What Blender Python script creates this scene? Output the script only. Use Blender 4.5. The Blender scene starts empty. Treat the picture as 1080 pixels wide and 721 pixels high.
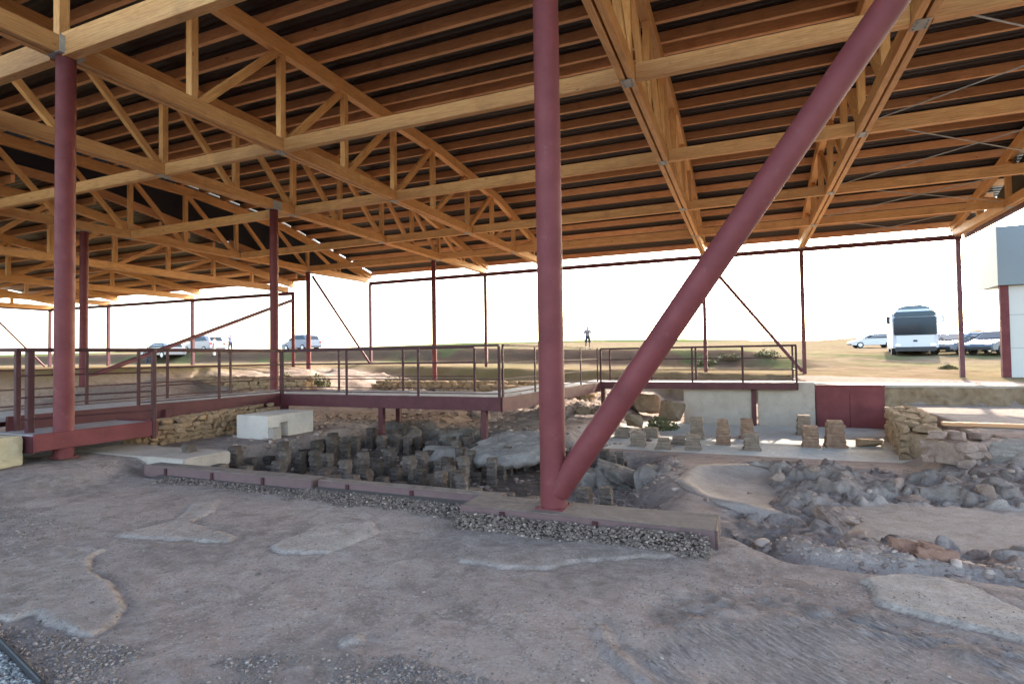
import bpy, bmesh, math, random
import numpy as np
from mathutils import Vector, Matrix
random.seed(7); rng = np.random.default_rng(7)
sc = bpy.context.scene
COL = sc.collection

# ------------------------------------------------------------------ camera
F_PX, PITCH, ROLL, YAW, EYE = 590.85, math.radians(1.478), math.radians(.826), math.radians(22.65), 1.6
_F = Vector((-math.sin(YAW)*math.cos(PITCH), math.cos(YAW)*math.cos(PITCH), math.sin(PITCH)))
_R = Vector((math.cos(YAW), math.sin(YAW), 0)); _U = _R.cross(_F)
R_ = _R*math.cos(ROLL) - _U*math.sin(ROLL); U_ = _U*math.cos(ROLL) + _R*math.sin(ROLL)
cd = bpy.data.cameras.new('camera'); cam = bpy.data.objects.new('camera', cd); COL.objects.link(cam)
cd.sensor_width = 36; cd.lens = 36*F_PX/1080; cd.clip_start = .05; cd.clip_end = 3000
m = Matrix((R_, U_, -_F)).transposed().to_4x4(); m.translation = Vector((0, 0, EYE)); cam.matrix_world = m
sc.camera = cam
# ------------------------------------------------------------------ world, sun, exposure
SUN_EL, SUN_AZ = math.radians(25), math.radians(14)      # azimuth from +Y towards +X
w = bpy.data.worlds.new('World'); sc.world = w; w.use_nodes = True
nt = w.node_tree; nt.nodes.clear()
sky = nt.nodes.new('ShaderNodeTexSky'); sky.sky_type = 'NISHITA'; sky.sun_disc = False
sky.sun_elevation = SUN_EL; sky.sun_rotation = SUN_AZ; sky.dust_density = 1.6; sky.ozone_density = .2; sky.air_density = 1.0
bg = nt.nodes.new('ShaderNodeBackground'); bg.inputs[1].default_value = .15
wo = nt.nodes.new('ShaderNodeOutputWorld')
nt.links.new(sky.outputs[0], bg.inputs[0]); nt.links.new(bg.outputs[0], wo.inputs[0])
sl = bpy.data.lights.new('sun', 'SUN'); sl.energy = 2.2; sl.angle = math.radians(.5); sl.color = (1, .93, .82)
so = bpy.data.objects.new('sun', sl); COL.objects.link(so)
sd = Vector((math.sin(SUN_AZ)*math.cos(SUN_EL), math.cos(SUN_AZ)*math.cos(SUN_EL), math.sin(SUN_EL)))
so.rotation_euler = (-sd).to_track_quat('-Z', 'Y').to_euler(); so.location = sd*60
sc.view_settings.view_transform = 'Standard'; sc.view_settings.look = 'None'
sc.view_settings.exposure = 3.0; sc.view_settings.gamma = 1
sc.render.engine = 'CYCLES'
sc.cycles.max_bounces = 10; sc.cycles.diffuse_bounces = 6; sc.cycles.use_denoising = True

# ------------------------------------------------------------------ helpers
def at(x, y, z):                       # the point of height z seen at pixel x, y of the photograph
    d = _F + R_*((x-540)/F_PX) + U_*((360.5-y)/F_PX); return Vector((0, 0, EYE)) + d*((z-EYE)/d.z)
def dep(x, y, D):
    return Vector((0, 0, EYE)) + (_F + R_*((x-540)/F_PX) + U_*((360.5-y)/F_PX))*D

def vhash(ix, iy, iz, seed):
    n = (ix*374761393 + iy*668265263 + iz*2147483647 + seed*1274126177) & 0xffffffff
    n = ((n ^ (n >> 13))*1274126177) & 0xffffffff
    return ((n ^ (n >> 16)) & 0xffff)/65535.0
def vnoise(x, y, seed=0, z=None):
    x = np.asarray(x, float); y = np.asarray(y, float)
    ix = np.floor(x).astype(np.int64); iy = np.floor(y).astype(np.int64); fx = x-ix; fy = y-iy
    fx = fx*fx*(3-2*fx); fy = fy*fy*(3-2*fy); o = np.zeros_like(ix)
    a = vhash(ix, iy, o, seed); b = vhash(ix+1, iy, o, seed); c = vhash(ix, iy+1, o, seed); d = vhash(ix+1, iy+1, o, seed)
    return (a*(1-fx)+b*fx)*(1-fy) + (c*(1-fx)+d*fx)*fy
def fbm(x, y, oct=4, seed=0):
    s = 0; a = .5; t = 0
    for k in range(oct):
        s = s + a*vnoise(x*2**k, y*2**k, seed+k*17); t += a; a *= .5
    return s/t
def ss(a, b, t):
    u = np.clip((np.asarray(t, float)-a)/(b-a), 0, 1); return u*u*(3-2*u)
def inpoly(px, py, poly):
    ins = np.zeros(np.shape(px), bool); n = len(poly)
    for i in range(n):
        x1, y1 = poly[i]; x2, y2 = poly[(i+1) % n]
        c = ((y1 > py) != (y2 > py)) & (px < (x2-x1)*(py-y1)/((y2-y1) if y2 != y1 else 1e-9)+x1)
        ins ^= c
    return ins
def polydist(px, py, poly, closed=True):
    d = np.full(np.shape(px), 1e9); n = len(poly)
    for i in range(n if closed else n-1):
        x1, y1 = poly[i]; x2, y2 = poly[(i+1) % n]
        L = (x2-x1)**2+(y2-y1)**2+1e-12
        t = np.clip(((px-x1)*(x2-x1)+(py-y1)*(y2-y1))/L, 0, 1)
        d = np.minimum(d, np.hypot(px-x1-t*(x2-x1), py-y1-t*(y2-y1)))
    return d

class MB:
    """collects shapes, then links them as one mesh"""
    def __init__(s): s.v = []; s.f = []; s.g = []; s.sm = []
    def add(s, vs, fs, gs=None, smooth=False):
        o = len(s.v); s.v += [tuple(v) for v in vs]; s.f += [tuple(i+o for i in f) for f in fs]
        s.g += gs if gs else [tuple(v) for v in vs]; s.sm += [smooth]*len(fs)
    def beam(s, p0, p1, w, h, up=(0, 0, 1), ch=.008):
        p0 = Vector(p0); p1 = Vector(p1); d = (p1-p0); L = d.length; d.normalize()
        u = Vector(up); r = d.cross(u)
        if r.length < 1e-4: u = Vector((0, 1, 0)); r = d.cross(u)
        r.normalize(); u = r.cross(d)
        c = min(ch, w*.3, h*.3); a, b = w/2, h/2
        sec = [(-a+c, -b), (a-c, -b), (a, -b+c), (a, b-c), (a-c, b), (-a+c, b), (-a, b-c), (-a, -b+c)]
        off = random.uniform(0, 50); vs = []; gs = []
        for p, t in ((p0, 0), (p1, L)):
            for x, y in sec: vs.append(p+r*x+u*y); gs.append((t+off, x+off*.37, y+off*.71))
        fs = [(i, (i+1) % 8, 8+(i+1) % 8, 8+i) for i in range(8)]
        fs = [f[::-1] for f in fs] + [tuple(range(8)), tuple(range(15, 7, -1))]
        s.add(vs, fs, gs)
    def box(s, c, sz, rot=0, ch=.006):
        c = Vector(c); d = Vector((math.cos(rot), math.sin(rot), 0))
        s.beam(c-d*sz[0]/2, c+d*sz[0]/2, sz[1], sz[2], ch=ch)
    def tube(s, p0, p1, r, n=12, r1=None, cap=True):
        p0 = Vector(p0); p1 = Vector(p1); d = (p1-p0); L = d.length; d.normalize()
        u = Vector((0, 0, 1)) if abs(d.z) < .95 else Vector((1, 0, 0)); a = d.cross(u).normalized(); b = a.cross(d)
        r1 = r if r1 is None else r1; vs = []; gs = []; off = random.uniform(0, 50)
        for p, q, t in ((p0, r, 0), (p1, r1, L)):
            for i in range(n):
                an = 2*math.pi*i/n; vs.append(p+(a*math.cos(an)+b*math.sin(an))*q); gs.append((t+off, math.cos(an)*q+off, math.sin(an)*q))
        o = len(s.v)
        s.add(vs, [(i, n+i, n+(i+1) % n, (i+1) % n)[::-1] for i in range(n)], gs, True)
        if cap:
            s.add(vs, [tuple(range(n)), tuple(range(2*n-1, n-1, -1))], gs)
    def prism(s, pts, ax, t):            # pts: 3D polygon, extruded by vector ax*t
        a = Vector(ax)*t; pts = [Vector(p) for p in pts]; n = len(pts)
        s.add(pts+[p+a for p in pts], [tuple(range(n))[::-1], tuple(range(n, 2*n))]+[(i, (i+1) % n, n+(i+1) % n, n+i) for i in range(n)])
    def build(s, name, mat, parent=None, loc=None):
        me = bpy.data.meshes.new(name); me.from_pydata(s.v, [], s.f)
        at_ = me.attributes.new('grain', 'FLOAT_VECTOR', 'POINT'); at_.data.foreach_set('vector', np.array(s.g, np.float32).ravel())
        me.polygons.foreach_set('use_smooth', np.array(s.sm, bool))
        if any(s.sm) and not all(s.sm): pass
        bm = bmesh.new(); bm.from_mesh(me); bmesh.ops.recalc_face_normals(bm, faces=bm.faces); bm.to_mesh(me); bm.free()
        me.materials.append(mat); o = bpy.data.objects.new(name, me); COL.objects.link(o)
        if parent: o.parent = parent
        if loc is not None: o.location = loc
        return o
def tag(o, label, cat, group=None, kind='thing'):
    o['label'] = label; o['category'] = cat; o['kind'] = kind
    if group: o['group'] = group
    return o
def empty(name, loc=(0, 0, 0), rz=0):
    o = bpy.data.objects.new(name, None); COL.objects.link(o); o.location = loc; o.rotation_euler = (0, 0, rz); o.empty_display_size = .2
    return o
def copy_tree(o, parent=None):
    c = o.copy(); COL.objects.link(c)
    if parent: c.parent = parent
    for ch in list(o.children): copy_tree(ch, c)
    return c

# ------------------------------------------------------------------ materials
class NT:
    def __init__(s, name, rough=.8, spec=.3, metal=0):
        s.m = bpy.data.materials.new(name); s.m.use_nodes = True; s.t = s.m.node_tree
        s.b = s.t.nodes['Principled BSDF']; s.b.inputs['Roughness'].default_value = rough
        s.b.inputs['Specular IOR Level'].default_value = spec; s.b.inputs['Metallic'].default_value = metal
    def n(s, ty, **k):
        x = s.t.nodes.new(ty)
        for a, v in k.items(): setattr(x, a, v)
        return x
    def l(s, a, b): s.t.links.new(a, b)
    def coord(s, kind='Object', scale=(1, 1, 1)):
        if kind == 'grain': c = s.n('ShaderNodeAttribute', attribute_name='grain').outputs['Vector']
        elif kind == 'world': c = s.n('ShaderNodeNewGeometry').outputs['Position']
        else: c = s.n('ShaderNodeTexCoord').outputs[kind]
        mp = s.n('ShaderNodeMapping'); mp.inputs['Scale'].default_value = scale; s.l(c, mp.inputs[0]); return mp.outputs[0]
    def noise(s, vec, scale, detail=5, rough=.6, dist=0):
        x = s.n('ShaderNodeTexNoise'); x.inputs['Scale'].default_value = scale; x.inputs['Detail'].default_value = detail
        x.inputs['Roughness'].default_value = rough; x.inputs['Distortion'].default_value = dist; s.l(vec, x.inputs['Vector']); return x.outputs['Fac']
    def ramp(s, fac, stops):
        r = s.n('ShaderNodeValToRGB'); e = r.color_ramp.elements
        while len(e) < len(stops): e.new(.5)
        for i, (p, c) in enumerate(stops):
            e[i].position = p; e[i].color = (*c, 1) if len(c) == 3 else c
        s.l(fac, r.inputs[0]); return r.outputs[0]
    def mix(s, fac, a, b, mode='MIX'):
        x = s.n('ShaderNodeMix', data_type='RGBA', blend_type=mode)
        for v, i in ((fac, 0), (a, 6), (b, 7)):
            if isinstance(v, (int, float)): x.inputs[i].default_value = v
            elif isinstance(v, tuple): x.inputs[i].default_value = (*v, 1)
            else: s.l(v, x.inputs[i])
        return x.outputs[2]
    def math(s, op, a, b=0.):
        x = s.n('ShaderNodeMath', operation=op)
        for i, v in enumerate((a, b)):
            if isinstance(v, (int, float)): x.inputs[i].default_value = v
            else: s.l(v, x.inputs[i])
        return x.outputs[0]
    def col(s, c): 
        if isinstance(c, tuple): s.b.inputs['Base Color'].default_value = (*c, 1)
        else: s.l(c, s.b.inputs['Base Color'])
    def bump(s, h, dist=.01, st=1.):
        b = s.n('ShaderNodeBump'); b.inputs['Distance'].default_value = dist; b.inputs['Strength'].default_value = st
        s.l(h, b.inputs['Height']); s.l(b.outputs[0], s.b.inputs['Normal'])

def mat_wood(name, dark, mid, light):
    n = NT(name, .55, .35)
    g = n.coord('grain'); gs = n.coord('grain', (.5, 9, 9)); gl = n.coord('grain', (.12, .6, .6))
    a = n.noise(gs, 5, 5, .65, .4); b = n.noise(gl, 1, 2)
    c = n.ramp(a, [(.28, dark), (.5, mid), (.75, light)])
    c = n.mix(.75, c, n.ramp(b, [(.3, (.6, .55, .5)), (.5, (1, 1, 1)), (.7, (1.0, .92, .78))]), 'MULTIPLY')
    sx = n.n('ShaderNodeSeparateXYZ'); n.l(g, sx.inputs[0]); fr = n.math('FRACT', n.math('MULTIPLY', sx.outputs[2], 25.)); ln = n.math('LESS_THAN', fr, .07)
    c = n.mix(n.math('MULTIPLY', ln, .45), c, tuple(x*.4 for x in dark))
    st = n.noise(n.coord('world'), 1.1, 6, .7); c = n.mix(n.math('MULTIPLY', n.ramp(st, [(.52, (0, 0, 0)), (.68, (1, 1, 1))]), .4), c, tuple(x*.55 for x in dark))
    kn = n.noise(n.coord('grain', (3, 7, 7)), 1, 2); kr = n.ramp(kn, [(.70, (0, 0, 0)), (.76, (1, 1, 1))])
    c = n.mix(n.math('MULTIPLY', kr, .6), c, (.12, .045, .015)); n.col(c)
    n.bump(a, .004, .5); return n.m
def tint(m, lo=.7, hi=1.25):
    t = m.node_tree; b = t.nodes['Principled BSDF']; l = b.inputs['Base Color'].links[0]; src = l.from_socket
    oi = t.nodes.new('ShaderNodeObjectInfo'); mr = t.nodes.new('ShaderNodeMapRange'); mr.inputs[3].default_value = lo; mr.inputs[4].default_value = hi
    mx = t.nodes.new('ShaderNodeMix'); mx.data_type = 'RGBA'; mx.blend_type = 'MULTIPLY'; mx.inputs[0].default_value = 1
    t.links.new(oi.outputs['Random'], mr.inputs[0]); t.links.new(src, mx.inputs[6]); t.links.new(mr.outputs[0], mx.inputs[7]); t.links.new(mx.outputs[2], b.inputs['Base Color'])
W_TRUSS = mat_wood('pine_timber', (.46, .215, .08), (.65, .34, .132), (.75, .455, .195))
W_PURLIN = mat_wood('purlin_timber', (.46, .21, .095), (.63, .32, .15), (.74, .43, .22)); tint(W_PURLIN, .8, 1.15)
def mat_steel(name, base, rough=.42):
    n = NT(name, rough, .2)
    o = n.coord('world'); a = n.noise(o, 3, 6, .65); b = n.noise(o, 40, 3)
    c = n.mix(n.ramp(a, [(.35, (0, 0, 0)), (.7, (1, 1, 1))]), base, tuple(x*.72 for x in base))
    c = n.mix(n.math('MULTIPLY', n.ramp(n.noise(o, 9, 6, .7), [(.60, (0, 0, 0)), (.78, (1, 1, 1))]), .16), c, (.3, .2, .18)); n.col(c)
    n.l(n.ramp(a, [(.2, (rough-.1,)*3), (.8, (rough+.15,)*3)]), n.b.inputs['Roughness']); n.bump(b, .001, .3); return n.m
STEEL = mat_steel('maroon_paint', (.145, .034, .035), .58)
STEEL_RAIL = mat_steel('rail_paint', (.060, .019, .021), .5)
STEEL_SHADED = mat_steel('maroon_paint_shaded', (.085, .024, .027), .5)  # maroon paint darkened to put the shade of the walkway faces into its colour
STEEL_DARK = mat_steel('perimeter_paint', (.13, .048, .056), .5)
GALV = mat_steel('galvanised_plate', (.42, .41, .38), .4)
def mat_stone(name, c1, c2, c3, scale=6, bump=.03, rough=.9, kind='Object', fine=40):
    c1, c2, c3 = [tuple(a*k for a, k in zip(c, (.84, .73, .655))) for c in (c1, c2, c3)]
    n = NT(name, rough, .06); o = n.coord(kind)
    a = n.noise(o, scale, 8, .68, .3); b = n.noise(o, scale*.3, 3); f = n.noise(o, fine, 4, .7)
    c = n.ramp(a, [(.3, c1), (.5, c2), (.7, c3)])
    c = n.mix(n.ramp(b, [(.35, (0, 0, 0)), (.65, (.55, .55, .55))]), c, c2)
    c = n.mix(n.math('MULTIPLY', n.ramp(f, [(.4, (1, 1, 1)), (.6, (0, 0, 0))]), .35), c, c1); n.col(c)
    n.bump(n.math('ADD', a, n.math('MULTIPLY', f, .35)), bump, .9); return n.m
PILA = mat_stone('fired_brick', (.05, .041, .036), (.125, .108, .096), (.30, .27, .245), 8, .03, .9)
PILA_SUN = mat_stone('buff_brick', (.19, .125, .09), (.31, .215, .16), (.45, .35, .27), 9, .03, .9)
ROCK = mat_stone('grey_limestone', (.12, .11, .10), (.23, .21, .195), (.36, .34, .32), 5, .03)
ROCK_TAN = mat_stone('tan_limestone', (.22, .16, .10), (.36, .27, .18), (.5, .41, .30), 5, .03)
SLABROCK = mat_stone('mortar_slab', (.16, .152, .145), (.30, .288, .277), (.42, .406, .394), 5, .05)
CONC = mat_stone('concrete', (.29, .27, .245), (.42, .40, .37), (.50, .48, .45), 3, .012, .85, 'world')
CONC_CURB = mat_stone('curb_concrete', (.13, .112, .10), (.21, .185, .17), (.29, .265, .245), 7, .008, .9, 'world')
PLASTER = mat_stone('pale_plaster', (.34, .31, .27), (.44, .41, .37), (.54, .51, .46), 4, .01, .9, 'world')
WHITE = mat_stone('white_render', (.46, .445, .41), (.63, .62, .59), (.71, .70, .68), 3, .012, .8, 'world')
CREAM = mat_stone('cream_block', (.42, .39, .27), (.5, .47, .34), (.56, .53, .42), 3, .006, .9, 'world')
GRAVEL = mat_stone('gravel_stone', (.16, .14, .125), (.33, .29, .26), (.52, .48, .44), 14, .003, .9, 'world')
def flat(name, c, rough=.5, spec=.5, metal=0, var=.12, sc_=3):
    n = NT(name, rough, spec, metal); a = n.noise(n.coord('Object'), sc_, 4)
    n.col(n.mix(a, tuple(x*(1-var) for x in c), tuple(min(1, x*(1+var)) for x in c))); return n.m
def mat_deck():
    n = NT('dark_roof_sheet', .45, .4); o = n.coord('world')
    wv = n.n('ShaderNodeTexWave', bands_direction='Y'); wv.inputs['Scale'].default_value = 1.6; n.l(o, wv.inputs[0])
    a = n.noise(o, .8, 4); n.col(n.mix(a, (.010, .008, .008), (.028, .022, .02))); n.bump(wv.outputs['Fac'], .03, .8); return n.m
DECK = mat_deck()
DARKPANEL = flat('dark_gable_sheet', (.012, .012, .018), .5, .4)

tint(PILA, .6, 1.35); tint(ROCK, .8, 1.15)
# ------------------------------------------------------------------ ground
def poly(pts, z): return [tuple(at(x, y, z)[:2]) for x, y in pts]
PATCH_A = poly([(8, 655), (35, 648), (60, 662), (95, 672), (125, 655), (133, 637), (118, 612), (98, 602), (96, 590), (112, 580), (60, 575), (10, 590), (-60, 610), (-60, 650)], 0)
PATCH_B = poly([(283, 577), (300, 583), (345, 583), (375, 572), (398, 563), (395, 551), (360, 552), (330, 560), (300, 568)], 0)
PATCH_C = poly([(118, 566), (150, 558), (185, 548), (205, 530), (235, 527), (225, 540), (200, 552), (250, 566), (245, 573), (200, 570), (160, 569)], 0)
PATCH_D = poly([(480, 590), (500, 578), (560, 574), (640, 570), (730, 560), (755, 582), (700, 588), (610, 592), (580, 600), (530, 600)], 0)
PATCH_E = poly([(905, 612), (960, 606), (1020, 618), (1100, 655), (1100, 685), (1050, 672), (990, 655), (930, 640)], 0)
PATCH_F = poly([(360, 668), (385, 665), (384, 676), (362, 680)], 0)
RIDGE = poly([(632, 660), (640, 680), (668, 705), (700, 730)], 0)
TRENCH = poly([(770, 560), (805, 573), (850, 590), (905, 600), (950, 600), (1000, 605), (1050, 612), (1120, 625)], -.05)
def terrain(x, y):
    b = .7-.026*np.clip(x, -25, 10); t = np.maximum(y-28, 0)
    right = np.minimum(.042*t, .75)*ss(1, 6, x)
    left = 1.05*ss(34.2, 37.6, y+.6*fbm(x*.3, y*.1, 3, 5))*(1-ss(-1, 6, x))
    far = .026*np.maximum(np.minimum(y, 235)-41, 0) + .05*np.maximum(np.minimum(x, 140)-22, 0)*ss(60, 200, y) - .06*np.maximum(y-235, 0)
    r = .12*(fbm(x*.5, y*.5, 4, 9)-.5)+.05*(fbm(x*2, y*2, 3, 4)-.5)
    farn = ss(60, 160, y)*2.2*(fbm(x*.012+3, y*.012, 3, 21)-.5)
    return b+right+left+far+r+farn
def height(x, y):
    T = terrain(x, y)
    n1 = fbm(x*1.1, y*1.1, 5, 1)-.5; n2 = fbm(x*6, y*6, 4, 2)-.5
    I = .03*n1+.012*n2
    lf = 1-ss(-8.6, -7.8, x)*(1-ss(5.62, 5.7, y)*(1-ss(-7.4, -6.9, x)))
    I = I+.165*lf*ss(3.0, 4.7, y)
    I = I-.12*ss(5.2, 5.6, y)*(1-lf*(1-ss(6.0, 6.6, y)))
    # the bath house pit
    pit = ss(-8.4, -7.9, x)*(1-ss(-1.7+.5*n1, -.85+.5*n1, x+.12*(y-8)))*ss(5.55, 5.75, y)*(1-ss(11.0, 12.2, y+n1))
    I = I-.42*pit+pit*.05*n2
    # right hand rubble field
    rub = ss(-.6, .2, x)*ss(5.2, 5.8, y)*(1-ss(10.3, 11, y))
    I = I+rub*(.055*(fbm(x*13, y*13, 4, 75)-.5)+.26*n1+.15*n2-.04-.30*np.abs(fbm(x*2.2, y*2.2, 4, 71)-.5)+.10*ss(.55, .62, fbm(x*3.1, y*3.1, 3, 73)))
    floor_ = inpoly(x, y, poly([(858, 532), (930, 526), (1130, 536), (1130, 588), (1000, 580), (900, 570), (865, 558)], -.17))
    fd = polydist(x, y, poly([(858, 532), (930, 526), (1130, 536), (1130, 588), (1000, 580), (900, 570), (865, 558)], -.17))
    k = np.where(floor_, ss(0, .12, fd), 0); I = I*(1-k)+k*(-.2+.012*n1+.006*n2)
    td = polydist(x, y, TRENCH, False); I = I-.17*(1-ss(.06, .30, td+.15*n1))
    ad = np.hypot((x-.06)/.95, (y-8.15)/1.3); ak = ss(1.0, .93, ad) if False else (1-ss(.95, 1.0, ad))*(1-ss(.0, .45, x+.5*n1)); I = I*(1-ak)+np.minimum(I, -.32)*ak
    ap = ss(-3.9, -3.2, x)*(1-ss(2.6, 3.1, x))*ss(8.6, 12.6, y); I = I-.36*ap
    # sunlit slab strip
    st = ss(-3.8, -3.3, x)*(1-ss(3.6, 3.85, x))*ss(12.0, 13.0, y)*(1-ss(18.0, 18.2, y)); I = I*(1-st)+st*(-.5+.012*n1)
    tr = ss(3.6, 3.9, x)*ss(10.7, 10.95, y); I = I*(1-tr)+tr*(.16+.03*n1)
    lft = (1-ss(-20.5, -15, x))*ss(9, 14, y); I = I+.75*lft
    mid = ss(12, 17, y)*(1-ss(-5, -3.4, x)); I = I+mid*(.55*n1+.16*n2+.1)
    ye = np.where(x > 1.75, 18.08, 25.8+.8*n1)
    ins = ss(-22.5, -21.5, x)*(1-ss(8.3, 9.0, x))*(1-ss(ye, ye+np.where(x > 1.75, .12, 1.4), y))*ss(-14, -12, y)
    h = I*ins+T*(1-ins)
    for pl, up in ((PATCH_A, .026), (PATCH_B, .02), (PATCH_C, .016), (PATCH_D, .02), (PATCH_E, .03), (PATCH_F, .02)):
        x0, y0 = np.min(pl, 0)-.2; x1, y1 = np.max(pl, 0)+.2
        mk = (x > x0) & (x < x1) & (y > y0) & (y < y1)
        if mk.any():
            xx, yy = x[mk], y[mk]; jx = xx+.05*(vnoise(xx*9, yy*9, 31)-.5)+.02*(vnoise(xx*30, yy*30, 33)-.5); jy = yy+.05*(vnoise(xx*9, yy*9, 32)-.5)+.02*(vnoise(xx*30, yy*30, 34)-.5)
            i = inpoly(jx, jy, pl); d = polydist(jx, jy, pl); h[mk] += np.where(i, up*ss(0, .03, d)*(.75+.5*(fbm(xx*5, yy*5, 3, 37)-.5)), -.006*(1-ss(0, .05, d)))
    rb = polydist(x, y, poly([(700, 648), (790, 632), (880, 645), (960, 668), (1040, 690), (1120, 712)], 0), False); h = h+(1-ss(.05, .3, rb))*(.05*n2+.03*(fbm(x*16, y*16, 3, 68)-.5))
    rd = polydist(x+.05*n1, y, RIDGE, False); h = h+.010*np.exp(-(rd/.04)**2)-.010*np.exp(-((rd-.07)/.05)**2)
    return h
def hz(x, y): return float(height(np.array([x], float), np.array([y], float))[0])
def make_ground():
    def axis(fine, outs):
        return np.unique(np.round(np.concatenate(list(fine)+outs), 4))
    xs = axis([np.arange(-8, -6.2, .03), np.arange(-6.2, 2.0, .019), np.arange(2.0, 4, .03)], [np.arange(-24, -8, .16), np.arange(4, 12, .12), np.arange(-60, -24, 1.2), np.arange(12, 60, 1.2), np.arange(-700, -60, 20), np.arange(60, 701, 20)])
    ys = axis([np.arange(1.2, 1.7, .03), np.arange(1.7, 5.2, .019), np.arange(5.2, 9.5, .03)], [np.arange(-14, 1.2, .4), np.arange(9.5, 18, .09), np.arange(18, 46, .25), np.arange(46, 90, 1.2), np.arange(90, 260, 6), np.arange(260, 701, 40), np.arange(-300, -14, 22)])
    X, Y = np.meshgrid(xs, ys); x, y = X.ravel(), Y.ravel(); z = height(x, y)
    nx, ny = len(xs), len(ys); idx = np.arange(nx*ny).reshape(ny, nx)
    q = np.stack([idx[:-1, :-1], idx[:-1, 1:], idx[1:, 1:], idx[1:, :-1]], -1).reshape(-1, 4)
    me = bpy.data.meshes.new('ground'); me.vertices.add(len(x)); me.vertices.foreach_set('co', np.stack([x, y, z], 1).astype(np.float32).ravel())
    me.loops.add(q.size); me.loops.foreach_set('vertex_index', q.ravel().astype(np.int32)); me.polygons.add(len(q))
    me.polygons.foreach_set('loop_start', np.arange(0, q.size, 4, dtype=np.int32)); me.update(calc_edges=True)
    me.polygons.foreach_set('use_smooth', np.ones(len(q), bool))
    # soil masks: R pale plaster, G pebbly earth and painted bank shade, B open field outside, A vegetation
    ins = (x > -22) & (x < 8.7) & (y > -12) & (y < 26.5)
    R = np.zeros(len(x))
    jx = x+.05*(vnoise(x*9, y*9, 31)-.5)+.02*(vnoise(x*30, y*30, 33)-.5); jy = y+.05*(vnoise(x*9, y*9, 32)-.5)+.02*(vnoise(x*30, y*30, 34)-.5)
    near = (y < 8) & (x > -9) & (x < 4); xn, yn = jx[near], jy[near]; rn = np.zeros(near.sum())
    for pl, body, edge in ((PATCH_A, .20, .64), (PATCH_B, .44, .62), (PATCH_C, .32, .5), (PATCH_D, .14, .32), (PATCH_E, .70, .74), (PATCH_F, .3, .5)):
        i = inpoly(xn, yn, pl); d = polydist(xn, yn, pl); rn = np.maximum(rn, np.where(i, body+(edge-body)*(1-ss(.015, .085, d))*ss(.15, .45, fbm(xn*2.3, yn*2.3, 3, 91)), 0))
    R[near] = rn
    fl = inpoly(x, y, poly([(858, 532), (930, 526), (1130, 536), (1130, 588), (1000, 580), (900, 570), (865, 558)], -.17)); R = np.maximum(R, fl*.42)
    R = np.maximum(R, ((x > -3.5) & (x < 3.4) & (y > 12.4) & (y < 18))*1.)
    R = np.maximum(R, ((x > 3.9) & (x < 8) & (y > 12.6) & (y < 17.8))*.7)
    G = ss(.45, .7, fbm(x*.9, y*.9, 4, 44))*(y < 5)*.7 + .5*(ss(-.6, .2, x)*ss(5.2, 5.8, y)*(1-ss(10.3, 11, y)))*(1-fl)
    G = np.maximum(G, .8*(1-ss(1.9, 3.0, y+.35*x+1.5+1.6*(fbm(x*2.4, y*2.4, 4, 61)-.5)))) 
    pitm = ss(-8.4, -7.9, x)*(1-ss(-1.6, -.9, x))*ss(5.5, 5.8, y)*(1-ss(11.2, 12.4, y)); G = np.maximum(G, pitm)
    B = 1-ss(-22.5, -21.6, x)*(1-ss(8.3, 9.1, x))*(1-ss(25.2, 26.6, y))*ss(-14, -12, y)
    A = ss(.5, .62, fbm(x*.02+1, y*.03+2, 3, 77))*ss(75, 95, y)
    dirx = x/np.maximum(y, 1)
    A = np.maximum(A, ss(90, 110, y)*ss(-.62, -.5, dirx)*(1-ss(-.10, .0, dirx)))
    A = np.maximum(A, .55*ss(.52, .68, fbm(x*.45, y*.45, 4, 78))*ss(33, 35, y)*(1-ss(44, 60, y)))
    bank = ss(34.0, 34.8, y)*(1-ss(37.4, 38.4, y))*(1-ss(-1, 6, x)); G = np.maximum(G, bank)  # far bank face darkened, its shade painted into the ground colour
    stp = poly([(660, 690), (720, 650), (800, 648), (900, 640), (1010, 665), (1110, 690), (1110, 740), (690, 760)], 0)
    st_ = np.zeros(len(x)); st_[near] = inpoly(xn, yn, stp)*ss(0, .15, polydist(xn, yn, stp))*ss(.3, .55, fbm(xn*2, yn*2, 3, 95))
    rb = polydist(x, y, poly([(700, 648), (790, 632), (880, 645), (960, 668), (1040, 690), (1120, 712)], 0), False); rbm = (1-ss(.05, .22, rb+.25*(fbm(x*4, y*4, 3, 66)-.5)))
    rb2 = polydist(x, y, poly([(640, 600), (740, 605), (830, 598), (900, 612)], 0), False); rbm = np.maximum(rbm, .6*(1-ss(.05, .25, rb2+.4*(fbm(x*4, y*4, 3, 67)-.5))))
    G = np.maximum(G, .85*rbm)
    so_ = me.attributes.new('pit_shade_blotch', 'FLOAT', 'POINT'); so_.data.foreach_set('value', np.clip(pitm*.9*(1-ss(-3.2, -2.4, x))+.32*ss(.52, .64, fbm(x*2.1, y*2.1, 4, 97))*ss(-.9, .2, x)*ss(5.2, 5.8, y)*(1-ss(10, 11, y))*(1-fl), 0, 1).astype(np.float32))  # pit floor darkened to stand in for deep shade, plus random rubble blotches
    ma = me.attributes.new('combed', 'FLOAT', 'POINT'); ma.data.foreach_set('value', st_.astype(np.float32))
    ca = me.attributes.new('soil', 'FLOAT_COLOR', 'POINT'); ca.data.foreach_set('color', np.clip(np.stack([R, G, B, A], 1), 0, 1).astype(np.float32).ravel())
    n = NT('site_ground', .95, .0); o = n.coord('world')
    at_ = n.n('ShaderNodeAttribute', attribute_name='soil'); sp = n.n('ShaderNodeSeparateColor'); n.l(at_.outputs['Color'], sp.inputs[0])
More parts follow.
